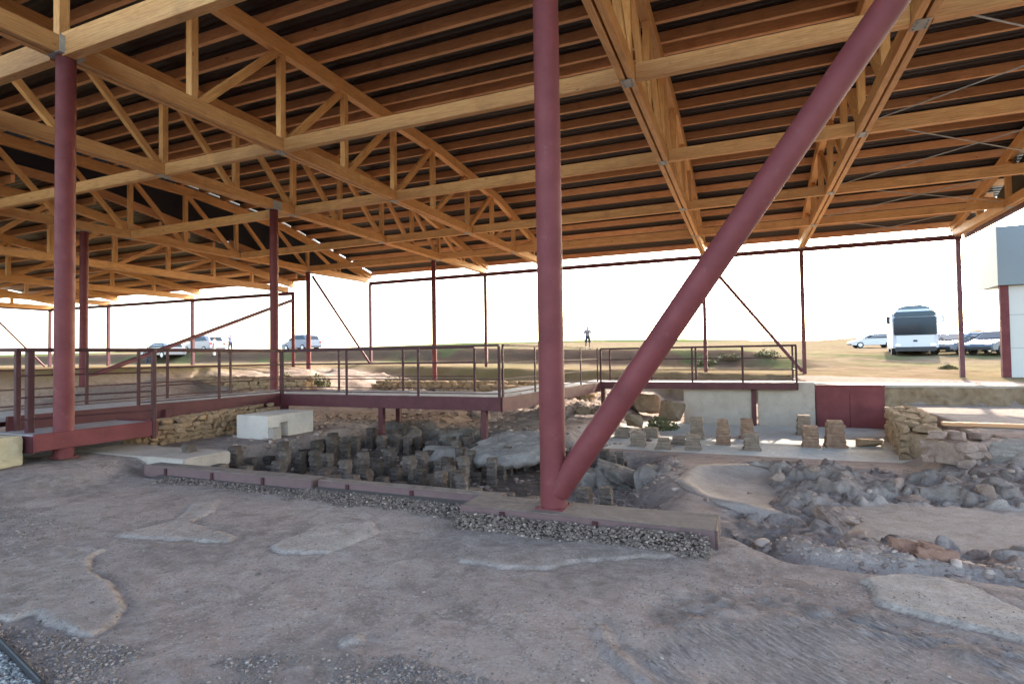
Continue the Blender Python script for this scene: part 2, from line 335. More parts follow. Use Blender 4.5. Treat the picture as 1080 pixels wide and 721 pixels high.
    a = n.noise(o, 1.3, 8, .68, .5); b = n.noise(o, 7, 8, .7, .3); c = n.noise(o, 45, 6, .75); e = n.noise(o, .35, 4, .6)
    earth = n.ramp(b, [(.28, (.205, .15, .122)), (.5, (.325, .25, .21)), (.72, (.42, .335, .285))])
    earth = n.mix(n.ramp(a, [(.35, (0, 0, 0)), (.68, (.8, .8, .8))]), earth, (.345, .285, .245))
    earth = n.mix(n.ramp(e, [(.4, (0, 0, 0)), (.62, (.55, .55, .55))]), earth, (.30, .21, .17))
    bl = n.noise(o, 2.7, 7, .72, .8); earth = n.mix(n.math('MULTIPLY', n.ramp(bl, [(.50, (0, 0, 0)), (.60, (1, 1, 1))]), .55), earth, (.165, .12, .10))
    bl2 = n.noise(o, 4.1, 6, .7, 1.2); earth = n.mix(n.math('MULTIPLY', n.ramp(bl2, [(.54, (0, 0, 0)), (.66, (1, 1, 1))]), .5), earth, (.44, .36, .31))
    dv = n.n('ShaderNodeTexVoronoi', feature='DISTANCE_TO_EDGE'); dv.inputs['Scale'].default_value = 1.15
    dn = n.n('ShaderNodeTexNoise'); dn.inputs['Scale'].default_value = 3.; dn.inputs['Detail'].default_value = 5; n.l(o, dn.inputs['Vector'])
    dvec = n.n('ShaderNodeMix', data_type='RGBA', blend_type='LINEAR_LIGHT'); dvec.inputs[0].default_value = .35; n.l(o, dvec.inputs[6]); n.l(dn.outputs['Color'], dvec.inputs[7]); n.l(dvec.outputs[2], dv.inputs['Vector'])
    crack = n.math('MULTIPLY', n.math('LESS_THAN', dv.outputs['Distance'], .008), n.math('GREATER_THAN', e, .5))
    earth = n.mix(n.math('MULTIPLY', crack, .28), earth, (.09, .065, .05))
    pl = n.ramp(b, [(.3, (.34, .275, .225)), (.7, (.50, .42, .355))])
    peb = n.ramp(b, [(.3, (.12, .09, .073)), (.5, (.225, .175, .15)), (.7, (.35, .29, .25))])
    vor = n.n('ShaderNodeTexVoronoi'); vor.inputs['Scale'].default_value = 38; n.l(o, vor.inputs['Vector'])
    vor2 = n.n('ShaderNodeTexVoronoi'); vor2.inputs['Scale'].default_value = 38; n.l(o, vor2.inputs['Vector'])
    stone = n.math('LESS_THAN', vor.outputs['Distance'], .33); sepv = n.n('ShaderNodeSeparateColor'); n.l(vor2.outputs['Color'], sepv.inputs[0])
    stone = n.math('MULTIPLY', stone, n.math('GREATER_THAN', sepv.outputs[0], .72))
    earth = n.mix(n.math('MULTIPLY', stone, .55), earth, (.40, .37, .34))
    dark = n.math('GREATER_THAN', sepv.outputs[1], .86); earth = n.mix(n.math('MULTIPLY', n.math('MULTIPLY', dark, n.math('LESS_THAN', vor.outputs['Distance'], .3)), .5), earth, (.09, .08, .075))
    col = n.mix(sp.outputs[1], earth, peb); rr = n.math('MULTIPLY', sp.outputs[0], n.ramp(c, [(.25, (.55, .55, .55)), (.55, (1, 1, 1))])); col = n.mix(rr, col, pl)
    cm0 = n.n('ShaderNodeAttribute', attribute_name='combed'); mp0 = n.n('ShaderNodeMapping'); mp0.inputs['Scale'].default_value = (9, 40, 9); mpr = n.n('ShaderNodeMapping'); mpr.inputs['Rotation'].default_value = (0, 0, .83); n.l(n.n('ShaderNodeNewGeometry').outputs['Position'], mpr.inputs[0]); n.l(mpr.outputs[0], mp0.inputs[0])
    stv = n.noise(mp0.outputs[0], 1., 5, .7, .4); col = n.mix(n.math('MULTIPLY', cm0.outputs['Fac'], .75), col, n.ramp(stv, [(.35, (.12, .10, .095)), (.5, (.24, .205, .19)), (.66, (.40, .36, .33))]))
    sa = n.n('ShaderNodeAttribute', attribute_name='pit_shade_blotch'); col = n.mix(n.math('MULTIPLY', sa.outputs['Fac'], .85), col, n.ramp(b, [(.3, (.035, .027, .022)), (.7, (.10, .08, .066))]))  # mixes the painted pit shade and the rubble blotches into the colour
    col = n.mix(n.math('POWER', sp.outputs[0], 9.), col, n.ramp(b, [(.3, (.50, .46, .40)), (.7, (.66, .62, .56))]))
    sand = n.ramp(n.noise(o, .8, 7, .65), [(.3, (.13, .088, .05)), (.5, (.19, .132, .08)), (.7, (.245, .185, .115))])
    sand = n.mix(n.ramp(n.noise(o, .12, 5), [(.45, (0, 0, 0)), (.6, (.7, .7, .7))]), sand, (.175, .145, .07))
    sand = n.mix(n.math('MULTIPLY', sp.outputs[1], .8), sand, (.05, .028, .019))
    grn = n.ramp(n.noise(o, 1.2, 5), [(.3, (.04, .06, .018)), (.7, (.09, .12, .036))])
    sand = n.mix(at_.outputs['Alpha'], sand, grn); col = n.mix(sp.outputs[2], col, sand)
    n.col(n.mix(n.math('MULTIPLY', n.ramp(c, [(.35, (1, 1, 1)), (.55, (0, 0, 0))]), .3), col, (.1, .09, .085)))
    hh = n.math('ADD', n.math('MULTIPLY', b, .5), n.math('MULTIPLY', c, .35)); hh = n.math('ADD', hh, n.math('MULTIPLY', stone, .12)); hh = n.math('SUBTRACT', hh, n.math('MULTIPLY', crack, .15)); hh = n.math('ADD', hh, n.math('MULTIPLY', bl, .8))
    cm = n.n('ShaderNodeAttribute', attribute_name='combed'); wv = n.n('ShaderNodeTexWave', bands_direction='DIAGONAL'); wv.inputs['Scale'].default_value = 7; wv.inputs['Distortion'].default_value = 3.5; wv.inputs['Detail'].default_value = 4
    mp = n.coord('world', (1, .35, 1)); n.l(mp, wv.inputs[0])
    hh = n.math('ADD', hh, n.math('MULTIPLY', n.math('MULTIPLY', wv.outputs['Fac'], cm.outputs['Fac']), .12)); hh = n.math('ADD', hh, n.math('MULTIPLY', n.math('MULTIPLY', stv, cm.outputs['Fac']), .8))
    n.bump(hh, .04, 1.)
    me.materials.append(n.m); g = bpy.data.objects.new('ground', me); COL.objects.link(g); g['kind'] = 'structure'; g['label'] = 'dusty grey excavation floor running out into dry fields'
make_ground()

# ------------------------------------------------------------------ rocks
ICO = {}
def ico(n):
    if n not in ICO:
        bm = bmesh.new(); bmesh.ops.create_icosphere(bm, subdivisions=n, radius=1)
        ICO[n] = (np.array([v.co[:] for v in bm.verts]), np.array([[v.index for v in f.verts] for f in bm.faces])); bm.free()
    return ICO[n]
def rock_verts(size, sub=3, seed=0, boxy=.55, rough=.28):
    v, f = ico(sub); p = np.sign(v)*np.abs(v)**boxy; p /= np.max(np.abs(p), 1, keepdims=True)**.6
    r = np.random.default_rng(seed); o = r.uniform(0, 50, 3); d = 0
    for k, a in ((1.3, 1.), (3., .5), (7., .25))+(((14., .16), (27., .10)) if sub >= 4 else ()):
        d = d+a*(vnoise(v[:, 0]*k+o[0]+v[:, 2]*k*.7, v[:, 1]*k+o[1]-v[:, 2]*k*.6, seed+int(k*3))-.5)
    p = p*(1+rough*d)[:, None]*np.array(size)/2
    for _ in range(5):                       # chip flat facets off
        nrm = r.normal(size=3); nrm /= np.linalg.norm(nrm); h = p@nrm; lim = np.quantile(h, r.uniform(.75, .93))
        p = p-np.outer(np.maximum(h-lim, 0)*.85, nrm)
    return p, f
def add_rock(mb, c, size, rz=0, tilt=(0, 0), sub=2, seed=0, boxy=.55, rough=.28, smooth=False):
    p, f = rock_verts(size, sub, seed, boxy, rough)
    M = (Matrix.Rotation(rz, 3, 'Z') @ Matrix.Rotation(tilt[0], 3, 'X') @ Matrix.Rotation(tilt[1], 3, 'Y'))
    p = p@np.array(M).T+np.array(c); mb.add(p.tolist(), f.tolist(), None, smooth)
def rock(name, label, cat, c, size, mat, rz=0, tilt=(0, 0), seed=0, group=None, boxy=.55, rough=.28, sub=5):
    mb = MB(); add_rock(mb, (0, 0, 0), size, rz, tilt, sub, seed, boxy, rough, True); o = mb.build(name, mat, None, c)
    return tag(o, label, cat, group)

# ------------------------------------------------------------------ the roof: trusses
NODES = [5.14, 7.32, 9.5, 11.65, 13.85, 16.1, 18.6, 20.8, 23.1, 25.6, 28.0]
NEAR = [5.14-2.18*k for k in range(2, 0, -1)]
ZB, ZT, Y_KNEE, Y_EAVE, Z_EAVE = 6.37, 8.62, 20.6, 28.0, 6.75
PROF = [(-5., 8.62), (16.5, 8.62), (21.5, 8.22), (30., 6.31)]
def profz(y, prof): return float(np.interp(y, [p[0] for p in prof], [p[1] for p in prof]))
def ztop(y): return profz(y, PROF)
def truss(X, label, flip=False, dz=0, nodes=None, knee=Y_KNEE, eave=28.0, zb=ZB, zt=ZT, ze=Z_EAVE, detail=True):
    nodes = nodes or (NEAR+NODES); prof = PROF if zb == ZB else [(-20., zt), (knee, zt), (eave+2, zt-(zt-ze)*(eave+2-knee)/(eave-knee))]; zt_ = lambda y: profz(y, prof)
    t = empty('roof_truss', (X, nodes[0], zb)); off = Vector((X, nodes[0], zb))
    def L(x, y, z): return Vector((x, y, z))-off
    mb = MB()
    for s in (-1, 1): mb.beam(L(X+s*.075, nodes[0]-.2, zb), L(X+s*.075, nodes[-1]+.1, zb), .11, .28)
    mb.build('bottom_chord', W_TRUSS, t)
    k0 = prof[1][0]; mb = MB(); mb.beam(L(X, nodes[0]-.2, zt), L(X, k0+.02, zt), .2, .34)
    mb.build('top_chord', W_TRUSS, t)
    ks = [p[0] for p in prof[1:-1]]+[eave+.5]
    for a_, b_ in zip(ks[:-1], ks[1:]):
        mb = MB(); mb.beam(L(X, a_, zt_(a_)), L(X, b_+.02, zt_(b_+.02)), .2, .32); mb.build('sloping_end_chord', W_TRUSS, t)
    for i, y in enumerate(nodes):
        top = zt_(y)-.16
        if top-zb > .45:
            m1 = MB(); m1.beam(L(X, y, zb+.1), L(X, y, top), .15, .15, up=(0, 1, 0)); m1.build('vertical_post', W_TRUSS, t)
        if i+1 < len(nodes):
            y2 = nodes[i+1]
            a, b = ((y, zb+.1), (y2, zt_(y2)-.17)) if not flip else ((y2, zb+.1), (y, zt_(y)-.17))
            if b[1]-a[1] > .4:
                m2 = MB(); dy = .12 if not flip else -.12
                m2.beam(L(X, a[0]+dy, a[1]), L(X, b[0]-dy, b[1]), .13, .15); m2.build('diagonal_brace', W_TRUSS, t)
        if detail and i % 2 == 0:
            m3 = MB(); m3.box(L(X, y, zb-.146), (.20, .30, .012), ch=.002)
            for sx in (-1, 1):
                for q in (-.09, 0, .09): m3.tube(L(X+sx*.07, y+q, zb-.150), L(X+sx*.07, y+q, zb-.172), .012, 6)
            m3.build('gusset_plate', GALV, t)
    tag(t, label, 'truss', 'timber roof trusses'); return t
truss(-21.3, 'timber truss in front of the dark gable sheet, resting on the far left columns', True)
truss(-13.35, 'timber truss carried by the slim column beyond the white block', True)
truss(-9.5, 'big timber truss running back from the top of the thick left column')
truss(-1.75, 'timber truss descending behind the thick centre column toward the far eave', True)
truss(2.4, 'timber truss at the upper end of the big leaning strut')
truss(8.05, 'outermost right timber truss along the open gable end with steel rods')
# lower shelter on the left
LN = [23.0-2.2*k for k in range(14, -1, -1)]
for X, lb in ((-22.75, 'low timber truss of the left shelter just beyond the dark gable'), (-30, 'second low timber truss of the left shelter beyond the gable'),
              (-37.5, 'third low timber truss of the left shelter, near its far corner'), (-43.5, 'low timber truss on the far left edge of the left shelter')):
    truss(X, lb, False, nodes=LN, knee=12.5, eave=23.0, zb=5.35, zt=7.35, ze=5.75, detail=False)

def timber(p0, p1, w, h, label, group='lateral timber beams under the roof', name='lateral_beam', cat='beam', mat=W_TRUSS):
    p0 = Vector(p0); mb = MB(); mb.beam((0, 0, 0), Vector(p1)-p0, w, h); o = mb.build(name, mat, None, p0); return tag(o, label, cat, group)
XT = [-21.3, -13.35, -9.5, -1.75, 2.4, 8.05]
side = ['leftmost bay by the dark gable', 'narrow bay left of the left column truss', 'wide bay between both thick columns', 'bay crossed by the leaning strut', 'rightmost bay with the tie rods']
rown = [(5.14, 'on front column row'), (9.5, 'second row back'), (13.85, 'third row back'), (18.8, 'fourth row back'), (23.1, 'nearest far eave'), (.8, 'right overhead')]
for y, rn in rown:
    for i in range(5):
        if y == .8 and i in (0, 4): continue
        w_, h_ = ((.16, .36) if y == 5.14 else (.14, .28)); a = XT[i]+.14; b = XT[i+1]-.14
        timber((a, y, ZB+(.0 if y == 5.14 else -.0)), (b, y, ZB), w_, h_, 'cross beam in %s, %s' % (side[i], rn))
# purlins
def purlin(y, z, x0, x1, label, group, tilt=0):
    mb = MB(); n = 4
    mb.beam((0, 0, 0), (x1-x0, 0, 0), .11, .25, up=(0, math.sin(tilt), math.cos(tilt))); o = mb.build('roof_purlin', W_PURLIN, None, (x0, y, z)); tag(o, label, 'purlin', group)
ys_p = [.45+.85*k for k in range(16)]+[13.75+1.06*k for k in range(14)]
for y in ys_p:
    slope = math.atan((ztop(y+.2)-ztop(y-.2))/.4); z = ztop(y)+.17+.13*math.cos(slope)
    lab = 'long brown purlin on the flat part of the main roof under dark sheeting' if y < 16.5 else ('long brown purlin on the gently falling part of the main roof' if y < 21.5 else 'long brown purlin on the steeper eave of the main roof')
    purlin(y, z, -21.5, 8.75, lab, 'purlins of the main roof', slope)
y = -2.
while y < 23.6:
    z = (7.35 if y < 12.5 else 7.35-1.6*(y-12.5)/10.5)+.29
    purlin(y, z, -44.3, -21.95, 'long purlin under the lower left shelter roof', 'purlins of the lower left shelter'); y += 1.25
def roofsheet(name, prof, x0, x1, t, label, mat=DECK):
    mb = MB(); pts = [(x0, y, z) for y, z in prof]+[(x0, y, z+t) for y, z in prof[::-1]]
    mb.prism(pts, (1, 0, 0), x1-x0); return tag(mb.build(name, mat), label, 'roof')
roofsheet('roof_deck', [(-.3, ZT+.43), (16.5, ZT+.43), (21.5, 8.22+.43), (29.0, ztop(29.0)+.44)], -21.55, 9.0, .12, 'dark metal roof sheeting over the main timber shelter')
roofsheet('roof_deck', [(-2.5, 7.78), (12.5, 7.78), (23.9, 7.78-1.6*11.4/10.5)], -44.6, -21.9, .12, 'dark sheeting of the lower left shelter roof')
def slab_poly(name, pts, ax, t, mat, label, cat, group=None):
    mb = MB(); mb.prism(pts, ax, t); return tag(mb.build(name, mat), label, cat, group)
slab_poly('gable_wall', [(-21.62, -.2, 7.93), (-21.62, 12.6, 7.93), (-21.62, 23.6, 6.24), (-21.62, 28.4, 6.3), (-21.62, 28.9, 6.95), (-21.62, 21.5, 8.72), (-21.62, 16.5, 9.12), (-21.62, -.2, 9.12)], (-1, 0, 0), .08, DARKPANEL, 'dark sheet gable filling the step between the two roofs', 'gable')
slab_poly('gable_wall', [(8.55, .5, 6.2), (8.55, 27.2, 6.55), (8.55, 21.5, 8.6), (8.55, 16.5, 9.0), (8.55, .5, 8.98)], (1, 0, 0), .06, DARKPANEL, 'dark sheet gable above the open right end of the main roof', 'gable')
mb = MB(); yy = -2.
while yy < 23.2:
    Lf = random.uniform(1.1, 1.9); zc = lambda q: 7.86 if q < 12.5 else 7.86-1.6*(q-12.5)/10.5
    mb.beam((-21.66, yy, zc(yy)+.02), (-21.66, yy+Lf, zc(yy+Lf)+.02), .1, .30); yy += Lf+random.choice([0.0, 0.0, .35])
tag(mb.build('sealing_board', W_PURLIN), 'broken line of boards closing the gap below the dark gable', 'board')
# eave boards
timber((-21.5, 28.85, 6.90), (8.9, 28.85, 6.90), .06, .28, 'brown eave board along the far edge of the main roof', None, 'eave_board', 'board', W_PURLIN)
timber((-44.5, 23.75, 6.0), (-22, 23.75, 6.0), .06, .25, 'brown eave board along the far edge of the lower left shelter', None, 'eave_board', 'board', W_PURLIN)
# steel perimeter beams
def steelbeam(p0, p1, w_, h_, label, group=None, name='perimeter_beam', mat=STEEL_DARK):
    mb = MB(); p0 = Vector(p0); mb.beam((0, 0, 0), Vector(p1)-p0, w_, h_, ch=.004); return tag(mb.build(name, mat, None, p0), label, 'beam', group)
steelbeam((-21.0, 28.0, 6.14), (8.2, 28.0, 6.2), .14, .2, 'maroon steel beam tying the tops of the far column row')
steelbeam((-43.5, 23.0, 5.2), (-22.2, 23.0, 5.12), .14, .18, 'maroon steel beam along the far side of the left shelter')
steelbeam((-43.5, 22.9, 5.2), (-43.5, 2, 5.2), .14, .18, 'maroon steel beam along the far left side of the left shelter')
steelbeam((8.3, 27.9, 6.2), (8.3, 4, 6.2), .12, .16, 'maroon steel beam under the right gable end')
# columns
def column(X, Y, z0, z1, r, label, plate=True, square=False, mat=STEEL, group='maroon steel columns'):
    t = empty('steel_column', (X, Y, z0)); mb = MB()
    if square: mb.beam((0, 0, 0), (0, 0, z1-z0), 2*r, 2*r, up=(0, 1, 0), ch=.01)
    else: mb.tube((0, 0, 0), (0, 0, z1-z0), r, 28)
    mb.build('shaft', mat, t)
    if plate:
        mb = MB(); mb.box((0, 0, .008), (r*2.2, r*2.2, .016), ch=.003)
        for sx in (-1, 1):
            for sy in (-1, 1): mb.tube((sx*r*.96, sy*r*.96, .012), (sx*r*.96, sy*r*.96, .03), .011, 6)
        mb.build('base_plate', mat, t)
        mb = MB(); mb.box((0, 0, z1-z0+.006), (.3, .34, .014), ch=.002)
        for sx in (-1, 1): mb.box((sx*.152, 0, z1-z0+.12), (.012, .34, .26), ch=.002)
        for sx in (-1, 1):
            for k in range(3):
                for q in range(2): mb.tube((sx*.158, -.1+.1*k, z1-z0+.06+.11*q), (sx*.178, -.1+.1*k, z1-z0+.06+.11*q), .014, 6)
        mb.build('cap_plate', GALV, t)
    tag(t, label, 'column', group); return t
column(-1.745, 5.16, .145, 6.22, .125, 'thick maroon steel column standing on the kerb, joined by the leaning strut')
column(-9.42, 5.16, .19, 6.22, .128, 'thick maroon steel column on the pale slab at the left')
column(-13.35, 13.05, -.15, 6.22, .125, 'slim-looking maroon column between walkway and white block')
column(-21.45, 12.35, .75, 6.22, .13, 'maroon column seen directly beside the thick left column, farther back')
column(-13.6, 23.05, -.05, 6.22, .11, 'maroon column inside the far eave, standing in the sunlit ruins')
column(-21.3, 23.15, 1.0, 6.22, .12, 'maroon column of the main roof at the joint of the two shelters')
column(-22.2, 23.0, 1.0, 5.2, .09, 'thin maroon column of the left shelter at the joint of the two shelters', False)
for X, z0, lb in ((-20.95, 1.2, 'far row column where the slanting brace meets the ground, left'), (-13.23, .9, 'far row column against the green field'), (-9.4, .8, 'far row column hidden behind the thick centre column'),
                  (-1.77, .55, 'far row column seen just right of the leaning strut'), (2.38, .55, 'far row column left of the bus, by the platform end'), (8.07, .3, 'far row column right of the bus, in front of the parked cars')):
    column(X, 28, z0, 6.1, .08, lb, False, True, STEEL_DARK, 'columns of the far row')
for X, Y, z0, lb in ((-29.8, 23, 1.1, 'thin post of the left shelter near the standing people'), (-37.45, 23, 1.1, 'thin post of the left shelter, second from its far corner'), (-43.6, 23.0, 1.1, 'thin post at the far corner of the left shelter'), (-43.6, 14, 1.0, 'thin post on the far left side of the left shelter')):
    column(X, Y, z0, 5.2, .08, lb, False, True, STEEL_DARK, 'posts of the left shelter')
def strut(p0, p1, r, label, mat=STEEL, group='slanting steel struts'):
    p0 = Vector(p0); mb = MB(); mb.tube((0, 0, 0), Vector(p1)-p0, r, 28); return tag(mb.build('slanting_strut', mat, None, p0), label, 'strut', group)
strut((-1.70, 5.16, .30), (2.42, 5.16, 6.2), .118, 'thick maroon tube leaning right from the foot of the centre column')
strut((-21.15, 23.3, 6.0), (-20.95, 27.95, 1.25), .07, 'thin brace slanting down right from the joint of the two shelters', STEEL_DARK)
strut((-1.7, 28, 6.05), (2.3, 28, .75), .075, 'thin brace slanting down to the far column left of the bus', STEEL_DARK)
strut((-22.2, 12.6, .95), (-22.2, 22.95, 4.75), .085, 'long maroon brace rising gently right behind the left railing', STEEL_DARK)
strut((-43.5, 22.9, 1.1), (-43.5, 19.4, 5.1), .06, 'thin brace at the far corner of the left shelter', STEEL_DARK)
strut((-36.5, 13.5, 4.7), (-43.5, 13.5, 2.6), .07, 'thin brace rising right at the far left edge of view', STEEL_DARK)
# steel tie rods at the right end
def rod(p0, p1, label):
    p0 = Vector(p0); mb = MB(); mb.tube((0, 0, 0), Vector(p1)-p0, .014, 8); tag(mb.build('tie_rod', GALV, None, p0), label, 'tie rod', 'thin tie rods of the right bay')
for a, b in ((5.14, 9.5), (9.5, 13.85), (13.85, 18.8), (18.8, 23.1)):
    rod((2.55, a, 6.45), (7.9, b, 6.45), 'thin steel tie rod slanting away from the leaning strut truss in the right bay'); rod((7.9, a, 6.48), (2.55, b, 6.48), 'thin steel tie rod slanting away from the open gable end in the right bay')
rod((7.9, 23.1, 6.45), (2.55, 28, 6.3), 'thin steel tie rod nearest the far eave, slanting from the gable'); rod((2.55, 23.1, 6.45), (7.9, 28, 6.3), 'thin steel tie rod nearest the far eave, slanting to the gable')

# ------------------------------------------------------------------ walkway
def railing(parent, pts, every, h=1.05, zoff=0, posts=None, ends=True, rw=.045):
    r = MB(); base = [Vector(p) for p in pts]
    for a, b in zip(base[:-1], base[1:]):
        r.beam(a+Vector((0, 0, h)), b+Vector((0, 0, h)), .05, .045, ch=.004)
    root = r.build('railing', STEEL_RAIL, parent)
    k = MB()
    for zz, hh in ((.70, .022), (.36, .022), (.07, .022)):
        for a, b in zip(base[:-1], base[1:]): k.beam(a+Vector((0, 0, zz)), b+Vector((0, 0, zz)), .02, hh, ch=.003)
        k.build('rail', STEEL_RAIL, root); k = MB()
    for a, b in zip(base[:-1], base[1:]):
        n = max(1, round((b-a).length/every))
        for i in range(n+1):
            p = a.lerp(b, i/n); q = MB(); q.beam(p-Vector((0, 0, .2)), p+Vector((0, 0, h-.02)), .012 if False else .03, .055, up=(b-a).normalized(), ch=.003); q.build('post', STEEL_RAIL, root)
    return root
def mat_grate():
    n = NT('walkway_deck', .7, .3); o = n.coord('world'); a = n.noise(o, 5, 5); n.col(n.ramp(a, [(.3, (.22, .19, .18)), (.7, (.32, .28, .265))])); n.bump(n.noise(o, 60, 3), .003); return n.m
GRATE = mat_grate()
wk = empty('walkway', (-9.5, 10.3, .78)); O = Vector((-9.5, 10.3, .78))
tag(wk, 'raised maroon steel visitor walkway with railings crossing behind the pit', 'walkway')
def Lp(x, y, z): return Vector((x, y, z))-O
zd = .78
mb = MB(); T_ = .06
mb.box(Lp(-11.15, 7.6, zd-.03), (1.5, 8.0, T_)); mb.box(Lp(-7.6, 11.15, zd-.031), (5.7, 1.5, T_))
mb.build('deck', GRATE, wk)
mb = MB(); mb.prism([Lp(-5.9, 11.9, zd-.035), Lp(-4.64, 10.42, zd-.035), Lp(-4.3, 17.4, zd-.055), Lp(-5.85, 17.5, zd-.055)], (0, 0, -1), .05)
mb.build('deck', GRATE, wk)
mb = MB(); mb.box(Lp(-1.75, 18.15, zd-.06), (6.1, 1.3, T_)); mb.build('deck', GRATE, wk)
def chan(a, b, h, name='side_channel'):
    m_ = MB(); m_.beam(a, b, .05, h, ch=.004); d = (b-a).normalized(); r = d.cross(Vector((0, 0, 1)))
    m_.build(name, STEEL_SHADED, wk)
chan(Lp(-10.36, 4.9, zd-.13), Lp(-10.36, 10.28, zd-.13), .30); chan(Lp(-10.385, 10.33, zd-.135), Lp(-4.58, 10.33, zd-.135), .28)
chan(Lp(-4.57, 10.36, zd-.15), Lp(-4.28, 17.4, zd-.17), .30); chan(Lp(-4.75, 17.44, zd-.12), Lp(1.28, 17.44, zd-.12), .2)
chan(Lp(-11.93, 3.6, zd-.13), Lp(-11.93, 11.9, zd-.13), .28); chan(Lp(-11.9, 11.93, zd-.13), Lp(-5.9, 11.93, zd-.13), .28); chan(Lp(1.3, 17.44, zd-.12), Lp(1.3, 18.8, zd-.12), .2)
railing(wk, [Lp(-10.36, 6.9, zd), Lp(-10.36, 10.33, zd)], 1.75); railing(wk, [Lp(-10.30, 10.33, zd), Lp(-4.60, 10.33, zd)], 1.78)
railing(wk, [Lp(-4.57, 10.45, zd), Lp(-4.32, 17.3, zd)], 1.7); railing(wk, [Lp(-4.25, 17.44, zd-.03), Lp(1.28, 17.44, zd-.03)], 1.4)
railing(wk, [Lp(-11.9, 3.6, zd), Lp(-11.93, 11.9, zd), Lp(-5.95, 11.93, zd)], 1.81); railing(wk, [Lp(1.28, 17.5, zd-.03), Lp(1.28, 18.7, zd-.03)], 1.1)
railing(wk, [Lp(-4.25, 18.75, zd-.03), Lp(1.28, 18.75, zd-.03)], 1.4)
for X, Y in ((-10.3, 7.4), (-10.3, 10.4), (-7.5, 10.4), (-5.0, 10.45), (-4.25, 13), (-4.2, 17.5), (.18, 17.75), (-11.8, 8), (-11.8, 11.8), (-8, 11.8)):
    zg = hz(X, Y)-.1; m_ = MB(); m_.beam(Lp(X, Y, zg), Lp(X, Y, zd-.1), .12, .12, up=(0, 1, 0)); m_.build('support_post', STEEL_SHADED, wk)
# landing at the left
ld = empty('entrance_landing', (-9.8, 4, .6)); tag(ld, 'low maroon-edged landing at the left entrance of the walkway', 'landing')
O2 = Vector((-9.8, 4, .6)); Lq = lambda x, y, z: Vector((x, y, z))-O2
mb = MB(); mb.prism([Lq(-10.32, 4.75, .58), Lq(-9.34, 4.75, .58), Lq(-9.34, 6.5, .58), Lq(-10.32, 6.5, .58)], (0, 0, -1), .05); mb.build('deck', GRATE, ld)
mb = MB(); mb.beam(Lq(-9.31, 4.72, .47), Lq(-9.31, 6.52, .47), .05, .25); mb.build('side_plate', STEEL, ld)
mb = MB(); mb.beam(Lq(-10.3, 4.74, .44), Lq(-9.34, 4.74, .44), .05, .24); mb.build('side_plate', STEEL_SHADED, ld)
mb = MB(); mb.beam(Lq(-10.3, 6.5, .46), Lq(-9.34, 6.5, .46), .05, .28); mb.build('side_plate', STEEL, ld)
for (px, X, s) in ((31, -9.75, .09), (18, -10.25, .07)):
    pb = at(px, 460, .5); m_ = MB(); q = Vector((X, pb.y*(X/pb.x), .3)); m_.beam(q-O2, q-O2+Vector((0, 0, 1.52)), s, s, up=(0, 1, 0)); m_.build('gate_post', STEEL_RAIL, ld)
q = Vector((-9.3, 6.45, .3)); m_ = MB(); m_.beam(q-O2, q-O2+Vector((0, 0, 1.52)), .065, .065, up=(0, 1, 0)); m_.build('gate_post', STEEL_RAIL, ld)
mb = MB(); mb.beam(Lq(-10.25, 4.55, 1.8), Lq(-9.75, 4.75, 1.8), .05, .05); mb.beam(Lq(-9.75, 4.75, 1.8), Lq(-9.3, 6.45, 1.8), .05, .05); mb.build('handrail', STEEL_RAIL, ld)
for zz in (1.42, 1.1, .78):
    mb = MB(); mb.beam(Lq(-9.75, 4.75, zz), Lq(-9.3, 6.45, zz), .02, .025); mb.build('rail', STEEL_RAIL, ld)

